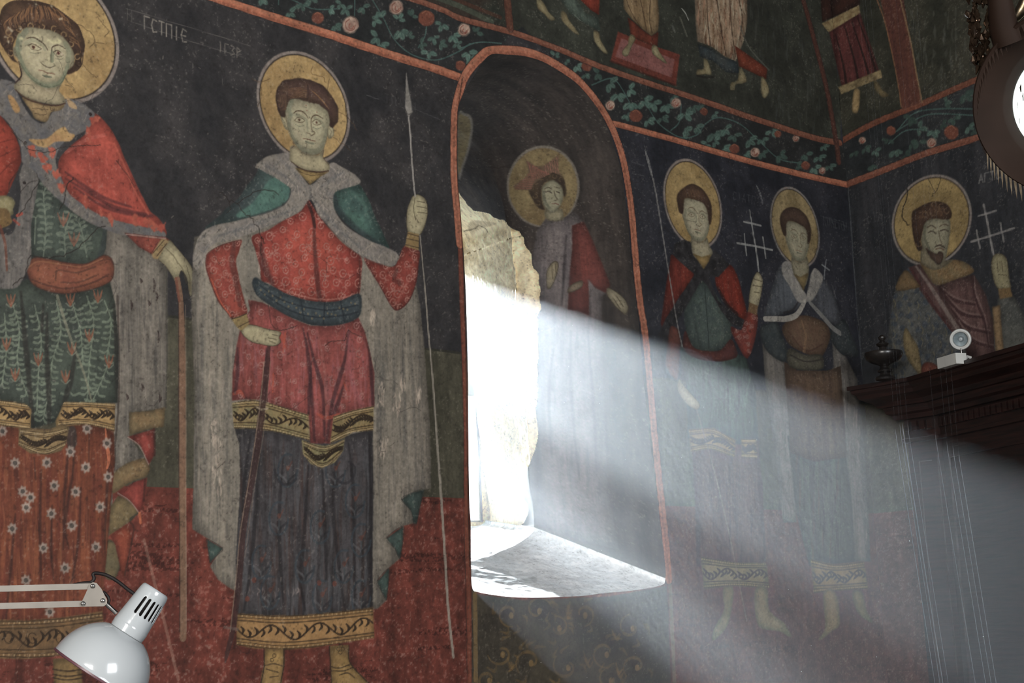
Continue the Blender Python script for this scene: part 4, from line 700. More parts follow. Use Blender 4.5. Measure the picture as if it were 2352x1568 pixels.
def saint_east():
    C=CB
    halo(C,'F/halo',2138,506,.1635,(150,124,72),(116,94,54),(128,122,116))
    C.crack("2082,432 2084,450 2076,475 2072,495 2080,510 2086,516",2.6,(36,28,24),.9,1.5); C.crack("2160,405 2150,435 2140,450"); C.crack("2132,410 2146,436")
    n='F/robe'
    rp="2086,615 2065,637 2050,691 2040,773 2032,900 2340,900 2280,740 2220,640 2148,640"
    C.f(n,rp,(86,86,82),(62,64,64),'b',sm=0)
    g=np.random.RandomState(8)
    for p in scatter(rp,17,71): C.f(None,ell(*p,5+3*g.rand(),6+3*g.rand(),g.rand(),6),(48,58,72),None,a=.6,clip=n,wob=1.5)
    for p in scatter(rp,24,72): C.s([p,p+[4,8],p+[2,16]],3,(118,104,66),.4,clip=n)
    C.f('F/lining',"2079,752 2096,775 2108,800 2118,858 2102,850 2078,806",(120,102,66),(96,82,56),'v'); C.f('F/lining',"2118,840 2138,832 2160,850 2150,870 2120,866",(104,50,38),(80,42,34),'f')
    n='F/mantle'
    C.f(n,"2148,655 2210,636 2238,630 2265,677 2282,739 2284,800 2300,830 2227,830 2205,766",(92,66,62),(66,42,42),'v',sm=0)
    for P in ("2160,665 2195,690 2240,700","2170,680 2210,720 2262,730","2185,710 2220,750 2275,765","2200,740 2230,780 2285,800","2236,640 2240,680 2262,740 2270,790"): C.s(P,[3,8,4],(50,28,30),.65,clip=n); C.s(pts(P)+[2,-6],[2,5,2],(128,104,98),.4,clip=n)
    C.f('F/sash',"2086,614 2112,606 2148,658 2203,748 2222,780 2192,768 2141,706 2112,664",(104,76,72),(84,56,54),'v',sm=0); C.s("2104,612 2140,662 2195,748 2215,778",[5,10,9],(128,114,106),.7,clip='F/sash',soft=3); C.s("2092,616 2130,680 2190,765",6,(70,36,36),.7,clip='F/sash')
    C.f('F/collar',"2114,600 2150,612 2186,597 2220,604 2236,625 2193,643 2150,654 2128,628",(124,94,58),(100,84,56),'f'); C.f('F/collar',"2070,630 2084,620 2108,650 2112,660 2060,668 2062,645",(112,86,54),(90,72,48),'f')
    n='F/sleeve'
    C.f(n,"2293,684 2327,680 2344,708 2360,745 2360,800 2303,810 2296,739",(84,84,78),(62,64,62),'b'); C.f('F/lining',"2278,705 2296,700 2306,806 2288,810",(128,100,66),(108,84,58),'v',sm=0)
    hand(C,'F/hand',"2279,630 2280,590 2300,583 2313,598 2317,636 2320,663 2293,664",["2290,600 2292,625","2300,600 2304,624","2294,630 2312,632"],(130,122,88),(112,104,76)); C.f('F/cuff',"2292,663 2320,660 2326,681 2296,687",(120,92,54),(96,74,46),'f',sm=0)
    X=(134,130,126); n='F/cross'
    for P,w in (("2260,470 2268,510 2275,550 2282,584",5),("2248,496 2268,490 2288,484",4.5),("2231,555 2280,540 2329,524",5),("2243,529 2247,550 2251,570",4),("2298,512 2302,535 2306,555",4)): C.s(P,w,X,.85,n,dry=.35)
    C.f('F/neck',"2120,560 2140,590 2172,598 2190,598 2160,616 2136,616 2115,600",(128,118,90),(108,98,76),'f')
    C.f('F/face',"2124,508 2150,500 2178,500 2183,528 2180,553 2173,590 2156,610 2140,594 2118,562 2119,530",(134,128,102),(116,112,90),'f')
    for P,w,c in (("2130,522 2140,518 2150,524",3,(74,58,44)),("2158,520 2168,515 2178,518",3,(74,58,44)),("2132,534 2141,531 2150,536",3,(56,44,36)),("2160,530 2170,527 2178,531",3,(56,44,36)),("2156,530 2160,550 2164,560 2156,563",2.5,(84,70,54)),("2150,572 2160,570 2168,574",3,(96,58,46)),("2125,520 2124,545 2136,575",6,(90,90,72))): C.s(P,w,c,.75)
    C.f('F/beard',"2126,568 2140,578 2152,582 2158,577 2166,582 2166,596 2157,608 2146,600 2136,590",(84,62,50),(64,48,40),'f'); C.s("2148,567 2158,563 2170,568",3,(60,42,36),.8)
    C.f('F/hair',"2093,495 2107,477 2141,463 2172,467 2185,487 2182,502 2165,504 2148,501 2128,508 2120,525 2115,553 2118,572 2108,575 2098,545",(84,58,42),(60,42,34),'f')
    for x,y in ((2112,486),(2128,476),(2145,470),(2162,474),(2174,484),(2104,500),(2100,520),(2104,540),(2110,560),(2125,492),(2142,488),(2158,490)): C.s(ell(x,y,6,6,x,7)[:6],2.6,(112,84,58) if x%4 else (46,32,28),.6,clip='F/hair')
    for P in ("2000,420 2010,640 1995,860",): pass

def saint_reveal():
    C=CJ
    st='0/stone'
    C.col[:]=(np.array((46,41,39))*(1-C.T['g'][...,None])+np.array((68,59,54))*C.T['g'][...,None])
    C.f('H/halo',ell(1248,428,84,94,0,24),(122,112,100),(104,96,86),'f',wob=0,sm=1); C.f('H/halo',ell(1248,429,79,89,0,24),(132,112,72),(108,88,56),'b',wob=0)
    n='H/robe'
    bd="1253,501 1288,504 1320,486 1341,510 1363,560 1379,606 1395,649 1390,673 1379,681 1382,724 1388,950 1400,1150 1420,1262 1222,1212 1238,1150 1238,900 1240,680 1228,640 1222,590 1232,530"
    C.f(n,bd,(108,98,96),(86,78,80),'v',sm=0)
    streaks(C,"1240,520 1370,600 1390,1100 1245,1100",[(108,98,98),(60,56,58)],n,81,90,70,7,.4)
    C.f('H/mantle',"1313,518 1339,508 1363,558 1381,604 1400,654 1389,672 1366,660 1350,640 1352,681 1352,724 1325,712 1304,712 1309,628 1314,574",(112,52,46),(86,46,42),'v',sm=0)
    for P in ("1270,800 1262,900 1268,1050","1310,760 1312,900 1330,1100","1350,760 1362,900 1370,1080","1300,540 1296,620 1290,700"): fold(C,P,7,(50,44,46),.6,n)
    hand(C,'H/hand',"1256,624 1270,602 1281,603 1281,622 1268,654 1257,662",["1268,610 1270,640","1275,606 1277,630"],(140,128,100),(120,108,84)); hand(C,'H/hand',"1394,662 1408,666 1434,686 1443,708 1436,721 1420,710 1404,692 1394,678",["1415,680 1432,704","1408,685 1424,708"],(136,126,100),(116,106,84)); hand(C,'H/hand',"1310,656 1336,644 1334,660 1305,672",[],(120,104,84),(100,88,70))
    C.f('H/neck',"1252,478 1262,486 1290,480 1293,504 1266,508 1252,500",(134,124,96),(114,106,82),'f')
    C.f('H/face',"1245,432 1256,418 1270,412 1286,420 1294,436 1293,458 1287,474 1271,488 1256,483 1247,464",(138,132,104),(120,116,92),'f')
    for P,w,c in (("1252,434 1260,430 1268,434",2,(70,56,42)),("1278,430 1286,432",2,(70,56,42)),("1254,441 1261,439 1268,443",2.2,(56,44,36)),("1279,440 1287,443",2.2,(56,44,36)),("1273,438 1277,452 1281,458 1274,461",2,(76,64,50)),("1268,468 1276,467 1283,470",2,(96,56,46)),("1250,440 1252,460 1262,478",5,(94,94,76))): C.s(P,w,c,.75)
    C.f('H/hair',"1214,430 1229,411 1255,396 1281,398 1297,411 1301,440 1296,452 1292,432 1284,420 1270,412 1254,418 1245,434 1246,466 1252,480 1237,477 1226,461",(80,62,44),(64,50,40),'f')
    for x,y in ((1222,432),(1232,418),(1245,408),(1260,402),(1275,404),(1290,412),(1230,450),(1236,466)): C.s(ell(x,y,5,5,x,7)[:6],2,(106,84,56),.6,clip='H/hair')
    n='H/crown'
    C.f(n,"1179,427 1208,406 1213,396 1206,367 1226,380 1245,382 1262,372 1284,354 1283,392 1294,406 1271,396 1245,409 1226,424 1219,438 1182,435",(108,84,62),(92,70,54),'f',sm=0)
    for k in range(9): C.s([[1182+k*3.6,434-k*4.2],[1222+k*1.4,432-k*4.4]],1.8,(136,80,66),.8,clip=n)
    for k in range(9): C.s([[1210+k*4.5,372+k*2.6],[1226+k*5,412-k*1.4]],1.8,(130,76,64),.8,clip=n)
    for k in range(7): C.s([[1252+k*5.2,380-k*3.6],[1256+k*5.4,402-k*.8]],1.8,(146,92,78),.8,clip=n)
    C.crack("1170,384 1130,384 1080,386"); 
    # bare stone where the plaster has fallen away
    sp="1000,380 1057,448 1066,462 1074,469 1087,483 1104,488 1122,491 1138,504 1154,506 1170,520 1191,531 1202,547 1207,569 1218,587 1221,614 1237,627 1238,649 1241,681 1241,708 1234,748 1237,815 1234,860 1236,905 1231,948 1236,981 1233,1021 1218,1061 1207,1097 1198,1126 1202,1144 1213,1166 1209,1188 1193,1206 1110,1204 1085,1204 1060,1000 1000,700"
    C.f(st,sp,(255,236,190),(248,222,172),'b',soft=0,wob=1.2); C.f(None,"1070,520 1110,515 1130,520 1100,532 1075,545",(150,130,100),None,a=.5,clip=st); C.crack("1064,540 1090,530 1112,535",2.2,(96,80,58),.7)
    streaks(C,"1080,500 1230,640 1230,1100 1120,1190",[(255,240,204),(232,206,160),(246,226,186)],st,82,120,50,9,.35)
    C.f('G/halo',"1053,266 1068,261 1080,266 1086,282 1085,305 1078,345 1066,380 1053,408",(132,122,110),(112,104,96),'f',wob=0); C.f('G/halo',"1053,271 1066,267 1076,272 1081,286 1080,306 1073,343 1063,374 1053,396",(136,116,74),(110,94,60),'b',wob=0)
    # sill: pale lime plaster
    a0=0; a1=float(_al[np.argmin(np.hypot(*(OPEN-[1528,1326]).T))]); k=int(np.searchsorted(C.vs,a1))
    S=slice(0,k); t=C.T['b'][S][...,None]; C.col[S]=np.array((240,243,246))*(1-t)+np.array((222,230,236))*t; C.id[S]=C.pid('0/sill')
    C.f(None,"1085,1318 1120,1300 1165,1312 1190,1330 1230,1326 1226,1338 1180,1340 1120,1330",(150,160,164),(170,176,178),'f',a=.6,clip='0/sill',soft=2)  # blue-grey shadow painted on the left front of the sill
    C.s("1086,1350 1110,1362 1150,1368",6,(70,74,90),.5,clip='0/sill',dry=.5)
    k2=int(np.searchsorted(C.vs,_al[np.argmin(np.hypot(*(OPEN-[1060,250]).T))])); C.col[k2+1:]*=.9
    W=CW; W.col[:]=CJ.col[k+200:k+201,100:101].mean((0,1))
    W.col[:]=np.array((54,47,44))*(1-W.T['g'][...,None])+np.array((70,60,56))*W.T['g'][...,None]
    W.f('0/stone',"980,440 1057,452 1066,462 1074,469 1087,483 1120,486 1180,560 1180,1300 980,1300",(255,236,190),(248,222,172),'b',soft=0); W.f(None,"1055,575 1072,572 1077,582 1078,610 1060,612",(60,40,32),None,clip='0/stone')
    W.circ(None,1075,450,.04,(84,62,58),None,a=.4)

LET={'P':["0,1 0,0 1,0 1,1"],'G':["0,1 0,0 1,0"],'C':["1,.1 .3,0 0,.5 .3,1 1,.9"],'T':["0,0 1,0",".5,0 .5,1"],'I':[".5,0 .5,1"],'E':["1,.1 .3,0 0,.5 .3,1 1,.9","0,.5 .8,.5"],'D':["0,1 .5,0 1,1 0,1"],'A':["0,1 .5,0 1,1",".2,.65 .8,.65"],'N':["0,1 0,0","1,1 1,0","0,.4 1,.6"],'O':[".5,0 1,.5 .5,1 0,.5 .5,0"],'L':["0,1 .4,0 .9,1"],'R':["0,1 0,0 1,.25 0,.5"],'3':["0,0 1,.1 .4,.45 1,.75 0,1"]}
def text(C,n,s,x,y,w,h,gap,sl,c,a=.6,lw=3,dry=.4):
    for ch in s:
        for P in LET.get(ch,[]):
            q=pts(P); q=np.stack([x+q[:,0]*w,y+q[:,1]*h+sl*q[:,0]*w],1)
            C.s(q,lw,c,a,n,0,dry=dry)
        x+=w+gap; y+=sl*(w+gap)
def paint_text():
    c=(150,140,126)
    for P in ("290,19 420,58 560,100 575,106","292,46 430,92 560,131"): CA.s(P,1.6,(112,106,100),.6,dry=.4)
    text(CA,'t1/letters',"N",293,20,10,26,6,.3,(110,104,96),.45,2.4); text(CA,'t1/letters',"GCTPIE",332,36,12,30,5,.34,c,.75,3.2); text(CA,'t1/letters',"IG3R",503,95,8,22,6,.33,(140,130,116),.65,2.6)
    text(CA,'t2/letters',"TPIGN",885,215,8,20,7,.32,(78,76,78),.5,2); CA.s("842,218 870,228",1.6,(96,94,94),.6); CA.s("950,250 1010,275",1.6,(80,78,80),.5)
    CA.s("1450,372 1478,380",1.6,(96,96,98),.6); CA.s("1452,398 1480,404",1.6,(96,96,98),.5)
    text(CA,'t3/letters',"CIATP",1683,440,7,18,4,.22,(84,86,90),.55,2); text(CA,'t4/letters',"IPTNCTPN",1890,496,4.5,20,2.5,.28,(88,90,94),.55,2)
    text(CB,'t5/letters',"CIN",1992,498,8,14,5,-.15,(84,84,88),.5,2); text(CB,'t6/letters',"AGTCN",2249,401,9,20,4,-.24,(126,124,122),.7,3)
def paint_panel():
    C=CA; n='o/panel'
    C.f(n,"1084,1350 1100,1365 1200,1378 1400,1370 1530,1345 1536,1400 1545,1620 1084,1620",(76,68,54),(58,52,44),'b',sm=0)
    C.s("1091,1365 1092,1450 1094,1620",12,(126,98,58),.8,n,dry=.3); C.s("1539,1345 1545,1450 1552,1620",12,(118,110,90),.7,n,dry=.3)
    G=(130,98,54); g=np.random.RandomState(12)
    for cx,cy,r,s in ((1170,1410,30,1),(1235,1400,32,-1),(1280,1440,26,1),(1340,1410,28,-1),(1150,1500,30,-1),(1215,1520,34,1),(1300,1530,32,-1),(1390,1500,34,1),(1450,1440,30,-1),(1460,1530,30,1),(1400,1560,26,-1),(1120,1560,24,1)):
        t=np.linspace(0,4.6,12); C.s(np.stack([cx+s*np.cos(t+cx)*r*(1-t*.14),cy+np.sin(t+cx)*r*(1-t*.14)],1),[3,7,5],G,.6,clip=n,dry=.5)
        C.dot(cx+4,cy+3,7,(150,112,60),.6,clip=n)
        for k in range(5): a=g.rand()*6.28; C.s([[cx+np.cos(a)*r,cy+np.sin(a)*r],[cx+np.cos(a)*r*1.3,cy+np.sin(a)*r*1.3+5],[cx+np.cos(a+.4)*r*1.5,cy+np.sin(a+.4)*r*1.5]],[3,8,3],G,.5,clip=n,dry=.5)
def weather():
    for C,sd in ((CA,1),(CB,2),(CJ,3),(CW,4)):
        T=C.T; r=np.random.RandomState(sd)
        g=C.col@np.array([.3,.59,.11]); C.col=C.col*.75+g[...,None]*np.array([1.03,1.,.96])*.25
        m=(.93+.14*T['w'])*(.94+.12*T['f'])*(.95+.1*T['g']); C.col*=m[...,None]
        C.col+=(r.randn(C.nv,C.nu,1)*1.2)
        for k,(th,c,a) in enumerate(((.985,(150,142,130),.22),(.012,(34,28,26),.22))):
            mm=(T['w']>th)&(T['b']>.45) if k==0 else (T['w']<th)&(T['f']<.5)
            C.col[mm]=C.col[mm]*(1-a)+np.array(c)*a
        if C is CA:
            for k in range(160):
                u=C.us[0]+r.rand()*(C.us[-1]-C.us[0]); v=1.4+r.rand()*2.1; l=.01+.04*r.rand(); a=r.rand()*6.28
                q=[[u,v]]
                for i in range(5): a+=r.randn()*.7; q.append([q[-1][0]+np.cos(a)*l*.5,q[-1][1]+np.sin(a)*l*.5])
                C.s(np.array(q),1.3,(38,32,30),.45,sm=0,raw=True)
            for k in range(200):
                u=C.us[0]+r.rand()*(C.us[-1]-C.us[0]); v=1.4+r.rand()*2.1
                C.s(np.array([[u,v],[u+r.randn()*.003,v+r.randn()*.004]]),1+2*r.rand(),(150,140,126),.4,sm=0,raw=True)
paint_ground(); paint_upper(); paint_panel(); saint_left(); saint_centre(); saint_right_one(); saint_right_two(); saint_east(); saint_reveal(); paint_text(); weather()
#</PAINT>
# ================================================================= building
def tag(o,label=None,cat=None,group=None,kind=None):
    for k,v in (('label',label),('category',cat),('group',group),('kind',kind)):
        if v: o[k]=v
    return o
def empty(name,loc,label,cat,group=None):
    o=bpy.data.objects.new(name,None); COL.objects.link(o); o.location=loc; o.empty_display_size=.05; return tag(o,label,cat,group)
def nodes(name):
    m=bpy.data.materials.new(name); m.use_nodes=True; nt=m.node_tree; return m,nt,nt.nodes['Principled BSDF']
def noise_mat(name,c1,c2,scale=20,rough=.6,metal=0,bump=0,stretch=(1,1,1),spec=.5,coat=0):
    m,nt,b=nodes(name); N,L=nt.nodes,nt.links
    tc=N.new('ShaderNodeTexCoord'); mp=N.new('ShaderNodeMapping'); mp.inputs['Scale'].default_value=stretch
    n=N.new('ShaderNodeTexNoise'); n.inputs['Scale'].default_value=scale; n.inputs['Detail'].default_value=6
    r=N.new('ShaderNodeValToRGB'); r.color_ramp.elements[0].color=(*c1,1); r.color_ramp.elements[1].color=(*c2,1); r.color_ramp.elements[0].position=.3; r.color_ramp.elements[1].position=.7
    L.new(tc.outputs['Object'],mp.inputs[0]); L.new(mp.outputs[0],n.inputs[0]); L.new(n.outputs[0],r.inputs[0]); L.new(r.outputs[0],b.inputs['Base Color'])
    b.inputs['Roughness'].default_value=rough; b.inputs['Metallic'].default_value=metal; b.inputs['Specular IOR Level'].default_value=spec; b.inputs['Coat Weight'].default_value=coat
    if bump:
        bp=N.new('ShaderNodeBump'); bp.inputs['Strength'].default_value=bump; bp.inputs['Distance'].default_value=.01; L.new(n.outputs[0],bp.inputs['Height']); L.new(bp.outputs[0],b.inputs['Normal'])
    return m
def fresco_mat(name,bump=.25,rough=.72,scale=90):
    m,nt,b=nodes(name); N,L=nt.nodes,nt.links
    a=N.new('ShaderNodeAttribute'); a.attribute_name='pigment'; tc=N.new('ShaderNodeTexCoord')
    n=N.new('ShaderNodeTexNoise'); n.inputs['Scale'].default_value=scale; n.inputs['Detail'].default_value=8
    r=N.new('ShaderNodeMapRange'); r.inputs[3].default_value=.86; r.inputs[4].default_value=1.12
    mx=N.new('ShaderNodeVectorMath'); mx.operation='MULTIPLY'
    L.new(tc.outputs['Object'],n.inputs[0]); L.new(n.outputs[0],r.inputs[0]); L.new(a.outputs['Color'],mx.inputs[0]); L.new(r.outputs[0],mx.inputs[1]); L.new(mx.outputs[0],b.inputs['Base Color'])
    b.inputs['Roughness'].default_value=rough; b.inputs['Specular IOR Level'].default_value=.25
    n2=N.new('ShaderNodeTexNoise'); n2.inputs['Scale'].default_value=scale*.35; n2.inputs['Detail'].default_value=6; L.new(tc.outputs['Object'],n2.inputs[0])
    bp=N.new('ShaderNodeBump'); bp.inputs['Strength'].default_value=bump; bp.inputs['Distance'].default_value=.004; L.new(n2.outputs[0],bp.inputs['Height']); L.new(bp.outputs[0],b.inputs['Normal'])
    return m
FR=fresco_mat('fresco_plaster'); STONE=fresco_mat('bare_stone',.12,.9,60)
SILLM=fresco_mat('limewashed_sill',.04,.8,40)
DARKPL=noise_mat('dark_plaster',(.022,.02,.022),(.05,.045,.045),6,.9)
PLASTER=noise_mat('lime_plaster',(.12,.11,.10),(.2,.19,.17),5,.9)
WOOD=noise_mat('dark_stained_wood',(.006,.003,.003),(.026,.009,.007),9,.38,0,.1,(1,1,12))
EBONY=noise_mat('black_turned_wood',(.008,.007,.007),(.02,.016,.014),14,.28)
WHITE=noise_mat('white_enamel',(.37,.395,.41),(.41,.43,.445),8,.16,coat=.4)
BEIGE=noise_mat('beige_painted_steel',(.17,.152,.13),(.225,.2,.172),30,.4)
CHROME=noise_mat('worn_chrome',(.25,.24,.23),(.5,.48,.46),40,.25,1)
BLACK=noise_mat('black_rubber',(.008,.006,.006),(.018,.013,.012),40,.5,spec=.2)
BRONZE=noise_mat('dark_bronze',(.010,.005,.003),(.017,.009,.006),16,.7,0,spec=.1)
BRASS=noise_mat('tarnished_brass',(.16,.11,.06),(.36,.30,.22),60,.3,1)
WPLAST=noise_mat('white_plastic',(.48,.48,.46),(.55,.55,.52),12,.4)
GLASSY=noise_mat('reflector',(.45,.5,.52),(.7,.75,.76),30,.15,.9)
def mesh_obj(name,verts,faces,mat,parent=None,smooth=False):
    me=bpy.data.meshes.new(name); me.from_pydata([tuple(v) for v in verts],[],faces); me.update()
    o=bpy.data.objects.new(name,me); COL.objects.link(o); me.materials.append(mat)
    if smooth: me.polygons.foreach_set('use_smooth',[True]*len(me.polygons))
    if parent: o.parent=parent; o.matrix_parent_inverse=Matrix.Translation(parent.location).inverted() if parent.type=='EMPTY' and parent.rotation_euler[2]==0 else parent.matrix_basis.inverted()
    return o
class MB:
    def __init__(s): s.v=[];s.f=[]
    def add(s,v,f): k=len(s.v); s.v+= [tuple(map(float,q)) for q in v]; s.f+=[[i+k for i in g] for g in f]; return s
    def box(s,a,b):
        (x0,y0,z0),(x1,y1,z1)=a,b
        return s.add([(x0,y0,z0),(x1,y0,z0),(x1,y1,z0),(x0,y1,z0),(x0,y0,z1),(x1,y0,z1),(x1,y1,z1),(x0,y1,z1)],[(0,3,2,1),(4,5,6,7),(0,1,5,4),(1,2,6,5),(2,3,7,6),(3,0,4,7)])
    def obox(s,c,ax,ay,az):
        c,ax,ay,az=map(lambda q:np.asarray(q,float),(c,ax,ay,az)); v=[c+i*ax+j*ay+k*az for k in (-1,1) for i,j in ((-1,-1),(1,-1),(1,1),(-1,1))]
        return s.add(v,[(0,3,2,1),(4,5,6,7),(0,1,5,4),(1,2,6,5),(2,3,7,6),(3,0,4,7)])
    def lathe(s,prof,o,ax,n=40,cap=True):
        o=np.asarray(o,float); ax=_n(ax); t=_n(np.cross(ax,[0,0,1] if abs(ax[2])<.9 else [1,0,0])); b=np.cross(ax,t); v=[];f=[]
        for r,h in prof:
            for k in range(n): a=2*math.pi*k/n; v.append(o+ax*h+(t*math.cos(a)+b*math.sin(a))*r)
        for i in range(len(prof)-1):
            for k in range(n): k2=(k+1)%n; f.append((i*n+k,i*n+k2,(i+1)*n+k2,(i+1)*n+k))
        if cap: f.append(tuple(reversed(range(n)))); f.append(tuple(range((len(prof)-1)*n,len(prof)*n)))
        return s.add(v,f)
    def tube(s,P,r,n=10):
        P=np.asarray(P,float); R=np.interp(np.linspace(0,1,len(P)),np.linspace(0,1,len(np.atleast_1d(r))),np.atleast_1d(r)); v=[];f=[]; pr=None
        for i,p in enumerate(P):
            d=_n(P[min(i+1,len(P)-1)]-P[max(i-1,0)])
            t=np.cross(d,[0,0,1] if abs(d[2])<.9 else [1,0,0]) if pr is None else pr-d*pr.dot(d)
            t=_n(t); pr=t; b=np.cross(d,t)
            for k in range(n): a=2*math.pi*k/n; v.append(p+(t*math.cos(a)+b*math.sin(a))*R[i])
        for i in range(len(P)-1):
            for k in range(n): k2=(k+1)%n; f.append((i*n+k,i*n+k2,(i+1)*n+k2,(i+1)*n+k))
        f.append(tuple(reversed(range(n)))); f.append(tuple(range((len(P)-1)*n,len(P)*n)))
        return s.add(v,f)
    def prism(s,poly,dz):
        poly=[np.asarray(p,float) for p in poly]; n=len(poly); dz=np.asarray(dz,float)
        return s.add(poly+[p+dz for p in poly],[tuple(reversed(range(n))),tuple(range(n,2*n))]+[(i,(i+1)%n,n+(i+1)%n,n+i) for i in range(n)])
    def build(s,name,mat,parent=None,smooth=False): 
        o=mesh_obj(name,s.v,s.f,mat,parent,False)
        if smooth:
            me=o.data; me.polygons.foreach_set('use_smooth',[True]*len(me.polygons))
            try: me.set_sharp_from_angle(angle=math.radians(40))
            except Exception: pass
        return o

# ---- the painted plaster: each painted figure (and each of its parts) is its own piece of the plaster skin
def skin(C,to3d,normal,drop,seed,relief=.0016):
    V,U=np.meshgrid(C.vs,C.us,indexing='ij'); X=to3d(np.stack([U.ravel(),V.ravel()],1))
    h=(fbm(C.us,C.vs,.22,.22,seed,3)-.5).ravel()*relief*2+(C.T['f']-.5).ravel()*relief*.35
    N=normal(U.ravel(),V.ravel()) if callable(normal) else np.broadcast_to(np.asarray(normal,float),X.shape)
    X=X+N*h[:,None]
    ids=C.id
    if drop is not None: keep=~drop
    else: keep=np.ones((C.nv-1,C.nu-1),bool)
    return X.astype(np.float32),ids,keep
def emit(C,X,ids,keep,flip,name,mats,parent,sel,m=None):
    """one mesh of the grid faces whose id is in sel"""
    if m is None: m=keep&np.isin(ids[:-1,:-1],sel)
    jj,ii=np.nonzero(m)
    if len(jj)==0: return None
    a=jj*C.nu+ii; q=np.stack([a,a+1,a+1+C.nu,a+C.nu],1)
    if flip: q=q[:,::-1]
    u,inv=np.unique(q.ravel(),return_inverse=True); me=bpy.data.meshes.new(name); me.vertices.add(len(u)); me.vertices.foreach_set('co',X[u].ravel())
    me.loops.add(len(inv)); me.loops.foreach_set('vertex_index',inv.astype(np.int32).ravel()); me.polygons.add(len(q)); me.polygons.foreach_set('loop_start',np.arange(0,4*len(q),4,dtype=np.int32))
    me.polygons.foreach_set('use_smooth',np.ones(len(q),bool)); me.update()
    at=me.color_attributes.new('pigment','BYTE_COLOR','POINT'); c=np.ones((len(u),4),np.float32); c[:,:3]=np.clip(C.col.reshape(-1,3)[u]/255,0,1); at.data.foreach_set('color_srgb',c.ravel())
    o=bpy.data.objects.new(name,me); COL.objects.link(o); me.materials.append(mats)
    if parent is not None: o.parent=parent; o.matrix_parent_inverse=Matrix.Translation(parent.location).inverted()
    return o
SPLIT={'sleeve','boot','hand','cape','cuff','hem','foot','rose','bud','lining','capelet','cloak','skirt_hem','trim','mantle','letters','tunic','cross','spear','belt','fur','robe'}
def pieces(m):
    """label the separate patches of a face mask (on a 3x coarser grid), small crumbs joined to the nearest patch"""
    k=3; H,Wd=(m.shape[0]+k-1)//k,(m.shape[1]+k-1)//k; p=np.zeros((H*k,Wd*k),bool); p[:m.shape[0],:m.shape[1]]=m; c=p.reshape(H,k,Wd,k).any((1,3))
    lab=np.zeros((H,Wd),np.int32); n=0; areas=[0]; cen=[(0,0)]
    for j,i in zip(*np.nonzero(c)):
        if lab[j,i]: continue
        n+=1; st=[(j,i)]; lab[j,i]=n; A=0; sj=si=0
        while st:
            y,x=st.pop(); A+=1; sj+=y; si+=x
            for dy in (-1,0,1):
                for dx in (-1,0,1):
                    Y,X=y+dy,x+dx
                    if 0<=Y<H and 0<=X<Wd and c[Y,X] and not lab[Y,X]: lab[Y,X]=n; st.append((Y,X))
        areas.append(A); cen.append((sj/A,si/A))
    areas=np.array(areas); big=[q for q in range(1,n+1) if areas[q]>=max(min(12,areas.max()*.3),.06*areas.max())]
    mp=np.zeros(n+1,int)
    for q in range(1,n+1): mp[q]=q if q in big else min(big,key=lambda b:(cen[b][0]-cen[q][0])**2+(cen[b][1]-cen[q][1])**2)
    L=np.repeat(np.repeat(mp[lab],k,0),k,1)[:m.shape[0],:m.shape[1]]; return [(L==b)&m for b in big]
THINGS={'A':('fresco_saint','fresco of a saint in red cape and green flowered tunic with a walking staff','fresco'),
 'B':('fresco_saint','fresco of a saint with green shoulder cape and pale fur raising a spear','fresco'),
 'D':('fresco_saint','fresco of a saint in black and red cape holding spear and triple cross','fresco'),
 'E':('fresco_saint','fresco of a saint in a grey cape with white fur beside the wall corner','fresco'),
 'F':('fresco_saint','fresco of a bearded saint with a purple sash above the dark wooden cornice','fresco'),
 'H':('fresco_saint','fresco of a crowned saint in mauve robe painted inside the window niche','fresco'),
 'G':('fresco_halo','sliver of a yellow painted halo at the left inner edge of the niche','fresco'),
 'p1':('fresco_figure','painted barefoot figure in red and blue-green cloth above the arch, three feet showing','fresco'),
 'p2':('fresco_figure','painted barefoot figure in tan drapery standing on a painted red carpet','fresco'),
 'p3':('fresco_figure','painted figure in worn pinkish tan robe striding right of the red carpet','fresco'),
 'r':('fresco_figure','painted figure in dark red pleated robe with gold trim at the wall corner','fresco'),
 'c':('painted_carpet','painted red and pink carpet under bare feet above the vine frieze','fresco'),
 't1':('painted_inscription','pale Cyrillic lettering between two ruled lines beside the first halo at left','inscription'),
 't2':('painted_inscription','faint grey lettering left of the niche arch behind the spear head','inscription'),
 't3':('painted_inscription','faint lettering between the two halos right of the niche','inscription'),
 't4':('painted_inscription','faint small lettering right of the halo nearest the wall corner','inscription'),
 't5':('painted_inscription','faint lettering just past the wall corner, left of the bearded saint','inscription'),
 't6':('painted_inscription','pale lettering above the triple cross of the bearded saint','inscription'),
 'o':('scrollwork_fresco','dark painted panel with gold scrollwork below the window niche sill','fresco')}
TITLES={'vA':('painted_frieze','vine frieze with roses between two red bands along the long wall','fresco'),'vB':('painted_frieze','short stretch of vine and rose frieze on the wall above the bearded saint','fresco')}
roots={}
def cap(t,k):
    if t in roots: return roots[t]
    n,l,c=TITLES[t] if t in TITLES else THINGS[t]; g={'fresco_saint':'saints painted on the walls','fresco_figure':'painted figures of the upper scenes','painted_inscription':'painted inscriptions','painted_frieze':'vine friezes'}.get(n)
    roots[t]=empty(n,k,l,c,g); return roots[t]
bands={}
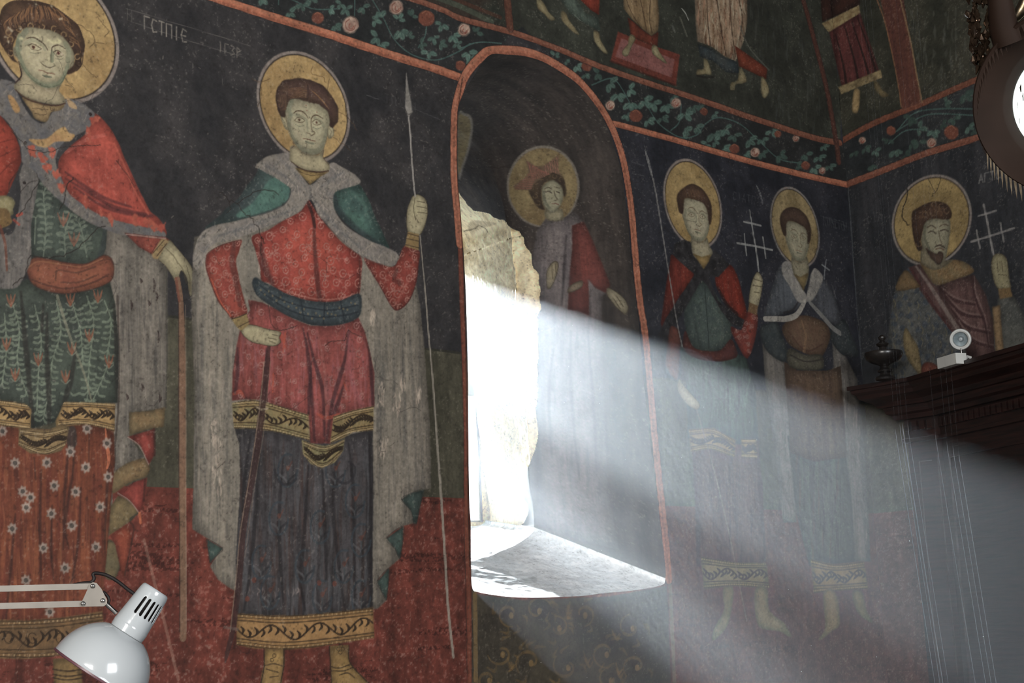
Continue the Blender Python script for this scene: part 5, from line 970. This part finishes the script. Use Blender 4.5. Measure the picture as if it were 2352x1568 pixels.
def publish(C,cn,X,ids,keep,flip,wallname,wallmat=None,stone=None):
    un=np.unique(ids[:-1,:-1][keep]); wall=[]; todo=[]
    for k in un:
        nm=C.names[k]
        if nm=='' : wall.append(k); continue
        t,p=nm.split('/')
        if t in ('s','q') : wall.append(k); continue
        todo.append((k,t,p))
    wobj=emit(C,X,ids,keep,flip,wallname,FR,None,wall); wobj['kind']='structure'
    for k,t,p in todo:
        if t=='0': 
            o=emit(C,X,ids,keep,flip,'exposed_stone' if p=='stone' else 'sill',STONE if p=='stone' else SILLM,None,[k]); o.parent=wobj; tag(o,'bare pale stone where the plaster broke away' if p=='stone' else 'pale limewashed sill'); continue
        if t in ('b1','b2','b3','b4'):
            nb=len(bands)+1; o=emit(C,X,ids,keep,flip,'trim_%d'%nb,FR,None,[k]); bands[t+p+cn]=o
            if o: o['kind']='structure'
            continue
        tt=t+('A' if cn=='A' else 'B') if t=='v' else t
        jj,ii=np.nonzero(keep&(ids[:-1,:-1]==k)); 
        if tt not in roots:
            allk=[q for q,a,b in todo if a==t]; J,I=np.nonzero(keep&np.isin(ids[:-1,:-1],allk)); b=J.argmin(); base=X[J[b]*C.nu+int(I.mean())]
            cap(tt,tuple(map(float,base)))
        root=roots[tt]; kids=[b for q,a,b in todo if a==t]
        if p in SPLIT:
            for m in pieces(keep&(ids[:-1,:-1]==k)): emit(C,X,ids,keep,flip,p,FR,root,[k],m)
        else: emit(C,X,ids,keep,flip,p,FR,root,[k])
    return wobj
def pip(poly,x,y):
    m=np.zeros(x.shape,bool)
    for i in range(len(poly)):
        (ax,ay),(bx,by)=poly[i],poly[i-1]
        if ay==by: continue
        m^=((ay>y)!=(by>y))&(x<(bx-ax)*(y-ay)/(by-ay)+ax)
    return m
def snap(C,keep,poly,X,plane):
    """pull the grid vertices between kept and dropped faces onto the outline"""
    a=np.zeros((C.nv,C.nu),bool); b=np.zeros((C.nv,C.nu),bool)
    for dj in (0,1):
        for di in (0,1): a[dj:C.nv-1+dj,di:C.nu-1+di]|=keep; b[dj:C.nv-1+dj,di:C.nu-1+di]|=~keep
    jj,ii=np.nonzero(a&b); P=np.vstack([poly,poly[:1]]); A,B=P[:-1],P[1:]; D=B-A; L=(D**2).sum(1)+1e-15
    for j,i in zip(jj,ii):
        q=np.array([C.us[i],C.vs[j]]); t=np.clip(((q-A)*D).sum(1)/L,0,1); c=A+D*t[:,None]; d=((c-q)**2).sum(1); k=d.argmin()
        if d[k]<.008**2: X[j*C.nu+i]=plane(c[k:k+1])[0]
# long wall
cu=(CA.us[:-1]+CA.us[1:])/2; cv=(CA.vs[:-1]+CA.vs[1:])/2; GV,GU=np.meshgrid(cv,cu,indexing='ij')
drop=np.zeros(GU.shape,bool); sub=(GU>2.7)&(GU<3.6)&(GV>1.6)&(GV<3.35); drop[sub]=pip(FO,GU[sub],GV[sub])
X,ids,keep=skin(CA,A_3d,(0,-1,0),drop,5)
snap(CA,keep,FO,X,A_3d)
wl=publish(CA,'A',X,ids,keep,False,'wall_left')
# end wall
X,ids,keep=skin(CB,B_3d,tuple(-NB if NB[0]>0 else NB),None,6)
publish(CB,'B',X,ids,keep,False,'wall_right')
# niche reveal, soffit and sill
jd=(lambda U,V:None)
VV,UU=np.meshgrid(CJ.vs,CJ.us,indexing='ij'); P0=J_3d(np.stack([UU.ravel(),VV.ravel()],1)); Pa=J_3d(np.stack([UU.ravel()+.002,VV.ravel()],1)); Pb=J_3d(np.stack([UU.ravel(),VV.ravel()+.004],1))
NJ=np.cross(Pa-P0,Pb-P0); NJ/=np.linalg.norm(NJ,axis=1)[:,None]+1e-12
cen=np.array([3.2,0,2.4]); sg=np.sign(((cen-P0)[:,[0,2]]*NJ[:,[0,2]]).sum(1)); NJ*=sg[:,None]
edge=np.clip(UU.ravel()/.05,0,1); ed2=1-np.clip((UU.ravel()-.95)/.05,0,1)
Xj=P0+NJ*(((fbm(CJ.us,CJ.vs,.15,.15,7,3)-.5).ravel()*.006)*edge)[:,None]
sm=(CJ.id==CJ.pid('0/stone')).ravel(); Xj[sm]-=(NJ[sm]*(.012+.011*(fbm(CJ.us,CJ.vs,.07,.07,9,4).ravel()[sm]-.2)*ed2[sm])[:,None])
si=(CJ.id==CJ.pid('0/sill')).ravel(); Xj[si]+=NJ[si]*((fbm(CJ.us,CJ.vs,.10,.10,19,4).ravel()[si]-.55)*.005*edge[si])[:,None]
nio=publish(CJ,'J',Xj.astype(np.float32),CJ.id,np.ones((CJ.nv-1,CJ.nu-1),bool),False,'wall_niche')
cu=(CW.us[:-1]+CW.us[1:])/2; cv=(CW.vs[:-1]+CW.vs[1:])/2; GV,GU=np.meshgrid(cv,cu,indexing='ij')
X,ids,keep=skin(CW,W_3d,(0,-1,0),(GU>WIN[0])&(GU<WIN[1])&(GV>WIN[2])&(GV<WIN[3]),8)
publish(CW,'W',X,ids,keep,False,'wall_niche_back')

# ---- masonry behind the plaster, floor, vault and the other walls of the room
def st(name,mb,mat,parent=None):
    o=mb.build(name,mat,parent); 
    if not parent: o['kind']='structure'
    return o
core=MB(); E=.012
uL=CA.us[0]; zb,zt=CA.vs[0],CA.vs[-1]
core.box((-2.5,YA+E,0),(2.60,4.2,4.4)).box((3.86,YA+E,0),(4.95,4.03,4.4)).box((3.97,4.03,0),(4.95,4.2,4.4)).box((2.60,YA+E,0),(3.97,4.2,1.62)).box((2.60,YA+E,3.40),(3.97,4.2,4.4))
core.box((2.60,4.003,1.62),(WIN[0],4.2,3.40)).box((WIN[1]+.004,4.003,1.62),(3.86,4.03,3.05)).box((WIN[0],4.003,1.62),(3.86,4.2,WIN[2]-.08)).box((WIN[0],4.003,1.62),(3.86,4.03,WIN[2]-.004)).box((WIN[0],4.003,WIN[3]+.004),(3.86,4.03,3.40)).box((WIN[0],4.03,3.05),(3.86,4.2,3.40))
core.box((-2.5,YA,0),(uL,YA+E,4.4)).box((uL,YA,0),(4.72,YA+E,zb)).box((uL,YA,zt),(4.72,YA+E,4.4))
st('masonry',core,DARKPL,wl)
d=DB; nrm=NB if NB[0]>0 else -NB
def bp(u,n,z): return CORNER+d*u+nrm*n+np.array([0,0,z])
rw=MB().prism([bp(-.2,.012,0),bp(6.2,.012,0),bp(6.2,.25,0),bp(-.2,.25,0)],(0,0,4.4))
rw.prism([bp(1.245,0,0),bp(6.2,0,0),bp(6.2,.012,0),bp(1.245,.012,0)],(0,0,4.4)).prism([bp(0,0,0),bp(1.245,0,0),bp(1.245,.012,0),bp(0,.012,0)],(0,0,1.28)).prism([bp(0,0,3.99),bp(1.245,0,3.99),bp(1.245,.012,3.99),bp(0,.012,3.99)],(0,0,.41))
o=rw.build('masonry',DARKPL,bpy.data.objects['wall_right'])
st('wall_back',MB().box((-2.5,-3.1,0),(4.7,-2.9,4.4)),PLASTER); st('wall_side',MB().box((-2.7,-3.1,0),(-2.5,4.2,4.4)),PLASTER)
st('ceiling',MB().box((-2.7,-3.1,4.4),(5.1,4.2,4.5)),DARKPL); st('floor',MB().box((-2.7,-3.1,-.1),(5.1,4.2,0)),noise_mat('stone_flags',(.10,.09,.08),(.17,.15,.13),3,.7))
# window in the niche: frame, broad middle rail, panes
x0,x1,z0,z1=WIN; yw=4.010
wf=MB().box((x0,yw,z0),(x0+.05,yw+.03,z1)).box((x0,yw,z0),(x1,yw+.03,z0+.008)).box((x0,yw,z1-.006),(x1,yw+.03,z1)).box((x1-.004,yw,z0),(x1,yw+.03,z1))
win=st('window_1',wf,noise_mat('white_window_paint',(.6,.6,.58),(.7,.7,.68),20,.5))
MB().box((x0+.05,yw+.002,2.42),(x1-.004,yw+.028,2.503)).build('window_rail',win.data.materials[0],win); MB().box((x0+.05,yw+.018,2.09),(3.56,yw+.029,2.30)).build('added_sun_blocker',win.data.materials[0],win)  # lower board is added, unseen, to block sun from the beam's lower left
gm,nt,b=nodes('window_glass'); tr=nt.nodes.new('ShaderNodeBsdfTransparent'); gl=nt.nodes.new('ShaderNodeBsdfGlossy'); gl.inputs['Roughness'].default_value=.03; mx=nt.nodes.new('ShaderNodeMixShader'); mx.inputs[0].default_value=.05
nt.links.new(tr.outputs[0],mx.inputs[1]); nt.links.new(gl.outputs[0],mx.inputs[2]); nt.links.new(mx.outputs[0],nt.nodes['Material Output'].inputs[0])
for a,c in ((z0+.008,2.42),(2.503,z1-.006)): MB().box((x0+.05,yw+.012,a),(x1-.004,yw+.016,c)).build('pane',gm,win)

# ---- dark wooden canopy with stepped cornice against the end wall
P0c=np.array([4.5396,2.95]); P1c=np.array([4.5396,2.71]); e1=np.array([-.43575,-.90007]); P2c=P1c+e1*2.2
plan=[np.array([4.70,2.95]),P0c,P1c,P2c,np.array([4.55,P2c[1]])]
def inset(pl,o,lend):
    out=[]
    n=len(pl); off=[lend,o,o,lend*.0,0]      # end face, front faces, far end, wall side
    for i in range(n):
        a,b_,c_=pl[i-1],pl[i],pl[(i+1)%n]
        d1=_n(b_-a); d2=_n(c_-b_); n1=np.array([-d1[1],d1[0]]); n2=np.array([-d2[1],d2[0]])
        s=1
        o1=off[i-1]; o2=off[i]; A=np.array([n1,n2]); 
        out.append(b_+np.linalg.solve(A,np.array([o1,o2])*s))
    return out
area=sum(plan[i-1][0]*plan[i][1]-plan[i][0]*plan[i-1][1] for i in range(5)); 
SG=1 if area>0 else -1
def level(o): return [p for p in inset(plan,SG*o,SG*o)]
cab=empty('wooden_canopy',(4.2,1.9,0),'dark stained wooden canopy with stepped cornice standing against the end wall','furniture')
def stack(levels,name,parent):
    v=[];f=[];n=5
    for z,o in levels: v+=[(p[0],p[1],z) for p in level(o)]
    for i in range(len(levels)-1): f+=[(i*n+k,i*n+(k+1)%n,(i+1)*n+(k+1)%n,(i+1)*n+k) for k in range(n)]
    f+=[tuple(range(n)),tuple(range((len(levels)-1)*n,len(levels)*n))]
    o=mesh_obj(name,v,f,WOOD,parent); bm=bmesh.new(); bm.from_mesh(o.data); bmesh.ops.recalc_face_normals(bm,faces=bm.faces); bm.to_mesh(o.data); bm.free(); return o
stack([(2.366,.05),(2.366,.0),(2.352,.0),(2.350,.008),(2.340,.010),(2.332,.022),(2.318,.028),(2.312,.040),(2.300,.062),(2.285,.072),(2.283,.085),(2.262,.092),(2.255,.105),(2.240,.112)],'cornice',cab)
stack([(2.240,.135),(2.175,.135),(2.172,.125),(2.160,.125),(2.158,.14),(0,.14)],'body',cab)
L0=level(.128)
for A_,B_ in ((L0[1],L0[2]),(L0[2],L0[3])):
    dn=MB()
    dd=_n(B_-A_); nn=np.array([dd[1],-dd[0]])*(-SG); Ln=np.hypot(*(B_-A_)); k=0
    while .02+k*.030<Ln-.02:
        c=A_+dd*(.025+k*.030); dn.obox((c[0],c[1],2.215),(dd[0]*.009,dd[1]*.009,0),(nn[0]*.010,nn[1]*.010,0),(0,0,.016)); k+=1
    dn.build('dentil_band',WOOD,cab)
L1=level(.14)
pm=MB()
for A_,B_,N_ in ((L1[1],L1[2],1),(L1[2],L1[3],4)):
    dd=_n(B_-A_); Ln=np.hypot(*(B_-A_))
    for k in range(N_):
        s0=Ln*k/N_+.03; s1=Ln*(k+1)/N_-.03
        for zz in (2.10,1.2): c=A_+dd*(s0+s1)/2; pm.obox((c[0],c[1],zz),(dd[0]*(s1-s0)/2,dd[1]*(s1-s0)/2,0),(-dd[1]*.008,dd[0]*.008,0),(0,0,.010))
        for ss in (s0,s1): c=A_+dd*ss; pm.obox((c[0],c[1],1.65),(dd[0]*.010,dd[1]*.010,0),(-dd[1]*.008,dd[0]*.008,0),(0,0,.46))
pm.build('panel_moulding',WOOD,cab)
# turned finial
fx=hit([[2034,872]],[0,0,2.366],[0,0,1])[0]
fin=MB().lathe([(.001,0),(.032,0),(.034,.006),(.030,.012),(.019,.016),(.015,.024),(.024,.028),(.026,.033),(.018,.037),(.013,.046),(.020,.052),(.046,.062),(.060,.074),(.066,.088),(.064,.096),(.056,.098),(.030,.101),(.013,.106),(.011,.114),(.020,.120),(.022,.126),(.012,.131),(.008,.137),(.013,.143),(.013,.149),(.006,.156),(.001,.158)],(fx[0],fx[1],2.366),(0,0,1),44,False).build('finial',EBONY,None,True)
tag(fin,'black turned wooden urn finial standing on the cornice end by the wall corner','finial')
# twin-part emergency spotlight
sb=hit([[2190,834]],[0,0,2.366],[0,0,1])[0]; r1=np.array([-.43575,-.90007,0]); r2=np.array([.90007,-.43575,0])
sb=sb+np.array([0,0,.004])
sp=empty('spotlight',tuple(sb),'small white emergency spotlight with round head on the wooden cornice','lamp')
pw=lambda u,v:hit([[u,v]],sb,(-.62,-.78,0))[0]
vdir=_n(EYE-sb); upv=np.array([0,0,1.]); rt=_n(np.cross(upv,-vdir)); 
bx=pw(2186,829); MB().obox(bx+(0,0,.0),r1*.052,(0,0,.0175),r2*.02).build('housing',WPLAST,sp)
MB().tube([pw(2212,829),pw(2209,815),pw(2207,800)],[.004,.0035],10).build('stem',CHROME,sp,True); MB().tube([pw(2212,828),pw(2222,819),pw(2230,822)],.006,8).build('bracket',WPLAST,sp,True)
hc=pw(2206,779); hd=_n(vdir+np.array([-.05,.05,-.05]))
hl=MB().lathe([(.020,-.035),(.030,-.02),(.034,-.004),(.035,.004),(.033,.008),(.029,.009),(.0245,.006),(.0235,.0),(.022,-.006)],hc,hd,48,False).build('head',WPLAST,sp,True)
MB().lathe([(.0225,-.001),(.018,-.012),(.010,-.020),(.003,-.022)],hc,hd,36,False).build('reflector',GLASSY,hl,True); MB().lathe([(.001,-.020),(.006,-.018),(.007,-.010),(.004,-.004),(.001,-.003)],hc,hd,16,False).build('bulb',WHITE,hl,True)

# ---- white articulated desk lamp reaching in from the lower left
LC=EYE+rays([[250,1450]])[0]/np.linalg.norm(rays([[250,1450]])[0])*2.35; LN=_n(EYE-LC)
PXM=3477/2.35
def LP(u,v,o=0): return hit([[u,v]],LC,LN)[0]+LN*o
def ld(u,v): return _n(LP(*u)-LP(*v))
lamp_o=empty('desk_lamp',(float(LP(-190,1400)[0]),float(LP(-190,1400)[1]),0),'white enamelled articulated desk lamp hanging over the painted hem at lower left','lamp')
ax=_n(ld((349,1362),(287,1452))+LN*.02)          # from the shade towards the cap
rim=LP(225,1549); R=108/PXM; dp=112/PXM
prof=[(R*1.0,-.002),(R*1.012,0)]+[(R*math.cos(t)**.92,dp*math.sin(t)) for t in np.linspace(.02,1.18,26)]
k0=len(prof); inner=[(r-.0018,h-.0012) for r,h in reversed(prof[1:])]
sh=MB().lathe(prof+inner,rim,ax,96,False).build('lamp_shade',WHITE,lamp_o,True)
tag(MB().lathe([(R*1.003,-.0035),(R*1.018,-.0025),(R*1.018,.0005),(R*1.003,.0005)],rim,ax,96,False).build('rim',noise_mat('dark_red_rim',(.08,.03,.04),(.12,.05,.06),20,.4),sh,True),'dark rim line')
# socket housing with real slots cut through
na,nh=240,90; hb=LP(290,1454); H=112/PXM; t_=_n(np.cross(ax,LN)); b_=np.cross(ax,t_); 
if b_.dot(LN)<0: b_=-b_
vs_=[];fs_=[]
def rr(h): return np.interp(h,[0,.16,.17,.25,.9,.97,1],[39.5,41,40.2,39.6,33.5,32,29])/PXM
for i in range(nh+1):
    h=i/nh
    for k in range(na): a=2*math.pi*k/na; vs_.append(hb+ax*H*h+(t_*math.sin(a)+b_*math.cos(a))*rr(h))
def slot(a,h):
    a=(a+math.pi)%(2*math.pi)-math.pi
    for k in range(-5,6):
        c=k*.34+.05
        if abs(a-c)<.092 and k>=-1 and abs(h-.60)<.19:
            q=max(0,abs(h-.60)-.16)/.03
            if abs(a-c)<.092*math.sqrt(max(0,1-q*q)): return True
    return False
sgn=1 if ld((378,1378),(320,1347)).dot(t_)>0 else -1
for i in range(nh):
    for k in range(na):
        a=2*math.pi*(k+.5)/na; h=(i+.5)/nh
        if slot(a*sgn,h): continue
        fs_.append((i*na+k,i*na+(k+1)%na,(i+1)*na+(k+1)%na,(i+1)*na+k))
fs_.append(tuple(range(nh*na,(nh+1)*na)))
hs=mesh_obj('socket_housing',vs_,fs_,WHITE,lamp_o,True)
mod=hs.modifiers.new('thickness','SOLIDIFY'); mod.thickness=.0012; mod.offset=-1
try: hs.data.set_sharp_from_angle(angle=math.radians(50))
except Exception: pass
MB().lathe([(.001,0),(.017,0),(.018,.02),(.018,.055),(.001,.055)],hb+ax*.008,ax,24,False).build('bulb_socket',BLACK,lamp_o,True)
def bar(P,Q,w,name):
    P,Q=LP(*P),LP(*Q); dd=_n(Q-P); u=np.cross(dd,LN); return MB().obox((P+Q)/2,dd*np.linalg.norm(Q-P)/2,u*w/PXM/2,LN*.004).build(name,BEIGE,lamp_o)
bar((-196,1357),(213,1346),13,'arm'); bar((-196,1397),(192,1386),13,'arm')
pl=[LP(u,v,.0045) for u,v in ((187,1384),(207,1341),(213,1337),(222,1339),(233,1352),(246,1378),(246,1387),(238,1392),(192,1393),(187,1390))]
MB().prism(pl,LN*.003).build('joint_plate',BEIGE,lamp_o)
MB().prism([p-LN*.013 for p in pl],LN*.003).build('joint_plate',BEIGE,lamp_o)
for u,v in ((213,1346),(191,1386),(236,1379)): MB().lathe([(.0034,-.010),(.0034,.0088),(.002,.0098),(.001,.010)],LP(u,v),LN,18,False).build('bolt',CHROME,lamp_o,True)
MB().tube([LP(243,1385),LP(250,1392),LP(258,1399),LP(268,1408)],[.0032,.0036,.003,.0035],12).build('stem',CHROME,lamp_o,True)
MB().tube(spline(np.array([LP(*p) for p in ((236,1358),(243,1364),(249,1372),(250,1382),(245,1390))]),0),.0024,10).build('knuckle',BLACK,lamp_o,True)
MB().tube(spline(np.array([LP(*p) for p in ((-190,1352),(-60,1352),(60,1350),(150,1346),(188,1339),(208,1337),(216,1329),(214,1318),(224,1316),(246,1321),(272,1336),(292,1352),(306,1362),(312,1368))]),0),.0027,10).build('power_cord',BLACK,lamp_o,True)
px,py,_=LP(-190,1400); tz=LP(-190,1350)[2]
MB().lathe([(.001,0),(.15,0),(.15,.012),(.13,.02),(.02,.024),(.012,.03),(.012,tz+.03),(.009,tz+.04),(.001,tz+.04)],(px,py,0),(0,0,1),40,False).build('stand',BEIGE,lamp_o,True)

# ---- hanging metal lamp (upper right): broad flared ring with leaf fringe, pendant cluster
HP=EYE+rays([[2462,232]])[0]/np.linalg.norm(rays([[2462,232]])[0])*2.0; HN=_n(EYE-HP); PH=3477/2.0
def hp(u,v,o=0): return hit([[u,v]],HP,HN)[0]+HN*o
ch=empty('hanging_lamp',(float(HP[0]),float(HP[1]),float(HP[2])),'large dark bronze hanging lamp with spiky leaf fringe cut off by the top right corner','chandelier')
hax=_n(HN+np.array([.0,0,-.0])); ro,ri=203/PH,124/PH
MB().lathe([(ro,.0),(ro*.985,.004),(ro*.9,-.004),(ro*.7,-.022),(ri*1.02,-.045),(ri,-.048),(ri*.99,-.052),(ri*1.03,-.053),(ro*.72,-.028),(ro*.92,-.009),(ro*.99,-.003)],HP,hax,120,False).build('ring',BRONZE,ch,True)
tt=_n(np.cross(hax,[0,0,1])); bb=np.cross(hax,tt)
fr_=MB(); fd=MB(); dr=_n(hp(2330,420)-hp(2300,340))
for k in range(104):
    a=2*math.pi*k/104; rd=tt*math.cos(a)+bb*math.sin(a); tn=-tt*math.sin(a)+bb*math.cos(a)
    low=rd[2]<-.35; dn_=_n(dr+rd*(.35 if low else .12)); b0=HP+rd*ro*.985
    L=.024 if low else .020; w=.0022; v=[b0+tn*w,b0-tn*w,b0+dn_*L*.5-tn*w*.7,b0+dn_*L,b0+dn_*L*.5+tn*w*.7]; (fr_ if low else fd).prism(v,hax*.0012)
tag(fr_.build('fringe',noise_mat('lit_tone_brass',(.05,.035,.022),(.22,.18,.13),60,.3,.9),ch),'pale pointed metal leaves along the lower rim'); fd.build('fringe',BRONZE,ch)  # lower leaves get a paler metal for the light they catch
gm2,nt,b=nodes('backlight_glow_glass'); b.inputs['Base Color'].default_value=(.8,.86,.82,1); b.inputs['Emission Color'].default_value=(.86,1,.94,1); b.inputs['Emission Strength'].default_value=1.1  # emission put in for the bright backlight behind the ring, no lamp
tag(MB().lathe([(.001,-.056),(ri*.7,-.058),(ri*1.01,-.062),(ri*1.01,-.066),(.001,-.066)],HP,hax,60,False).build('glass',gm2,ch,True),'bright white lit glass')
lf=MB(); rg=random.Random(3)
for k in range(40):
    a=2*math.pi*k/40; rd=tt*math.cos(a)+bb*math.sin(a); tn=-tt*math.sin(a)+bb*math.cos(a); c=HP-hax*.052+rd*ri*(.92 if k%2 else .84)
    lf.prism([c+tn*.003,c-tn*.0025,c-tn*.001-np.array([0,0,.010]),c+tn*.002-np.array([0,0,.008])],hax*.001)
lf.build('openwork',BRONZE,ch)
MB().tube([hp(2290,-160,-.01),hp(2296,0,-.01),hp(2304,60,-.01),hp(2318,100,-.012)],[.012,.016,.020],12).build('arm',BRONZE,ch,True)
ar=MB().tube(spline(np.array([hp(2352+18,-40,-.03),hp(2350,10,-.03),hp(2336,32,-.03),hp(2322,44,-.03)]),0),[.008,.008,.006],12); ar.build('arm',BRASS,ch,True)
# up to the ceiling
top=hp(2440,-330); MB().tube([HP+tt*0+bb*0+np.array([0,0,ro]),(HP[0],HP[1],4.4)],.004,8).build('chain',BRONZE,ch,True)
MB().tube([hp(2290,-160,-.01),(HP[0],HP[1],HP[2]+.42)],.010,10).build('arm',BRONZE,ch,True)
pend=MB(); rg=random.Random(5)
for k in range(150):
    f=rg.random(); y=-150+f*300; hw=36*min(1,(190-y)/190)**.7; u=2250+(y/175)*-2+ (rg.random()*2-1)*hw; 
    l=rg.uniform(14,34); q=hp(u,y,-.015+.012*(rg.random()-.5)); q2=hp(u+(2248-u)*.12+3,y+l,-.015+.012*(rg.random()-.5)); pend.tube([q,(q+q2)/2+LN*.0,q2],[.001,.0042,.0008],6)
pend.tube([hp(2246,150,-.012),hp(2240,172,-.012)],[.004,.0005],6)
pend.build('drop_cluster',noise_mat('glossy_dark_bronze',(.02,.012,.008),(.09,.06,.04),120,.14,.8),ch,True)
# threads hanging through the sunbeam
TH=noise_mat('grey_thread',(.10,.105,.115),(.14,.145,.155),90,.9,spec=0)
THL=['faint thread left of the brightest sunlit thread, outermost on that side','thin sunlit thread just left of the brightest one','brightest and thickest of the sunlit hanging threads','sunlit thread just right of the brightest one','lone thread starting the second bunch before the dark canopy','second thread of the bunch on the canopy side','third thread of the bunch on the canopy side','last sunlit thread, farthest from the niche']
for k,(u,v,dep) in enumerate(((2058,1000,2.62),(2068,990,2.60),(2074,988,2.60),(2086,988,2.61),(2150,1012,2.55),(2176,1030,2.52),(2190,1040,2.51),(2203,1050,2.50))):
    p=EYE+_n(rays([[u,v]])[0])*dep; r=.0005 if k not in (2,) else .0009; lean=ROT@np.array([.07,0,0])
    tag(MB().tube([(p[0],p[1],4.4),(p[0],p[1],p[2]+.012),p,p-np.array([0,0,.2])+lean*.2,p-np.array([0,0,p[2]])+lean*p[2]],[.00003,.00003,r,r*.9,r*.5],6).build('hanging_thread',TH),THL[k],'thread','parallel threads hanging in the sunbeam')
# floating dust
dm=MB(); rg=random.Random(11)
for k in range(70):
    s_=rg.uniform(.2,3.2); p=np.array([rg.uniform(3.3,3.72),4.0,rg.uniform(2.0,2.85)])-SUN*(1.0+s_); r=rg.uniform(.0004,.0009)
    dm.add([p+np.array(q)*r for q in ((1,0,0),(-1,0,0),(0,1,0),(0,-1,0),(0,0,1),(0,0,-1))],[(0,2,4),(2,1,4),(1,3,4),(3,0,4),(2,0,5),(1,2,5),(3,1,5),(0,3,5)])
tag(dm.build('dust',noise_mat('pale_dust',(.7,.7,.68),(.8,.8,.78),30,.9)),'tiny bright dust specks floating in the shaft of sunlight','dust',None,'stuff')
# haze that the sun lights up on its way through the niche
a_=[np.array([x,4.0,z])+SUN*-.0 for x,z in ((2.80,1.80),(3.80,1.80),(3.80,3.0),(2.80,3.0))]
b_=[p-SUN*5.6 for p in a_]
hz=MB().add(a_+b_,[(0,1,2,3),(7,6,5,4),(0,4,5,1),(1,5,6,2),(2,6,7,3),(3,7,4,0)])
hm=bpy.data.materials.new('haze'); hm.use_nodes=True; nt=hm.node_tree; nt.nodes.clear(); out=nt.nodes.new('ShaderNodeOutputMaterial'); vs2=nt.nodes.new('ShaderNodeVolumeScatter')
vs2.inputs['Density'].default_value=.036; vs2.inputs['Anisotropy'].default_value=.84; vs2.inputs['Color'].default_value=(.9,.96,1,1); nt.links.new(vs2.outputs[0],out.inputs['Volume'])
hzo=mesh_obj('haze',hz.v,hz.f,hm); bm=bmesh.new(); bm.from_mesh(hzo.data); bmesh.ops.recalc_face_normals(bm,faces=bm.faces); bm.to_mesh(hzo.data); bm.free()
tag(hzo,'slanting shaft of hazy sunlight streaming from the niche window','light beam',None,'stuff')
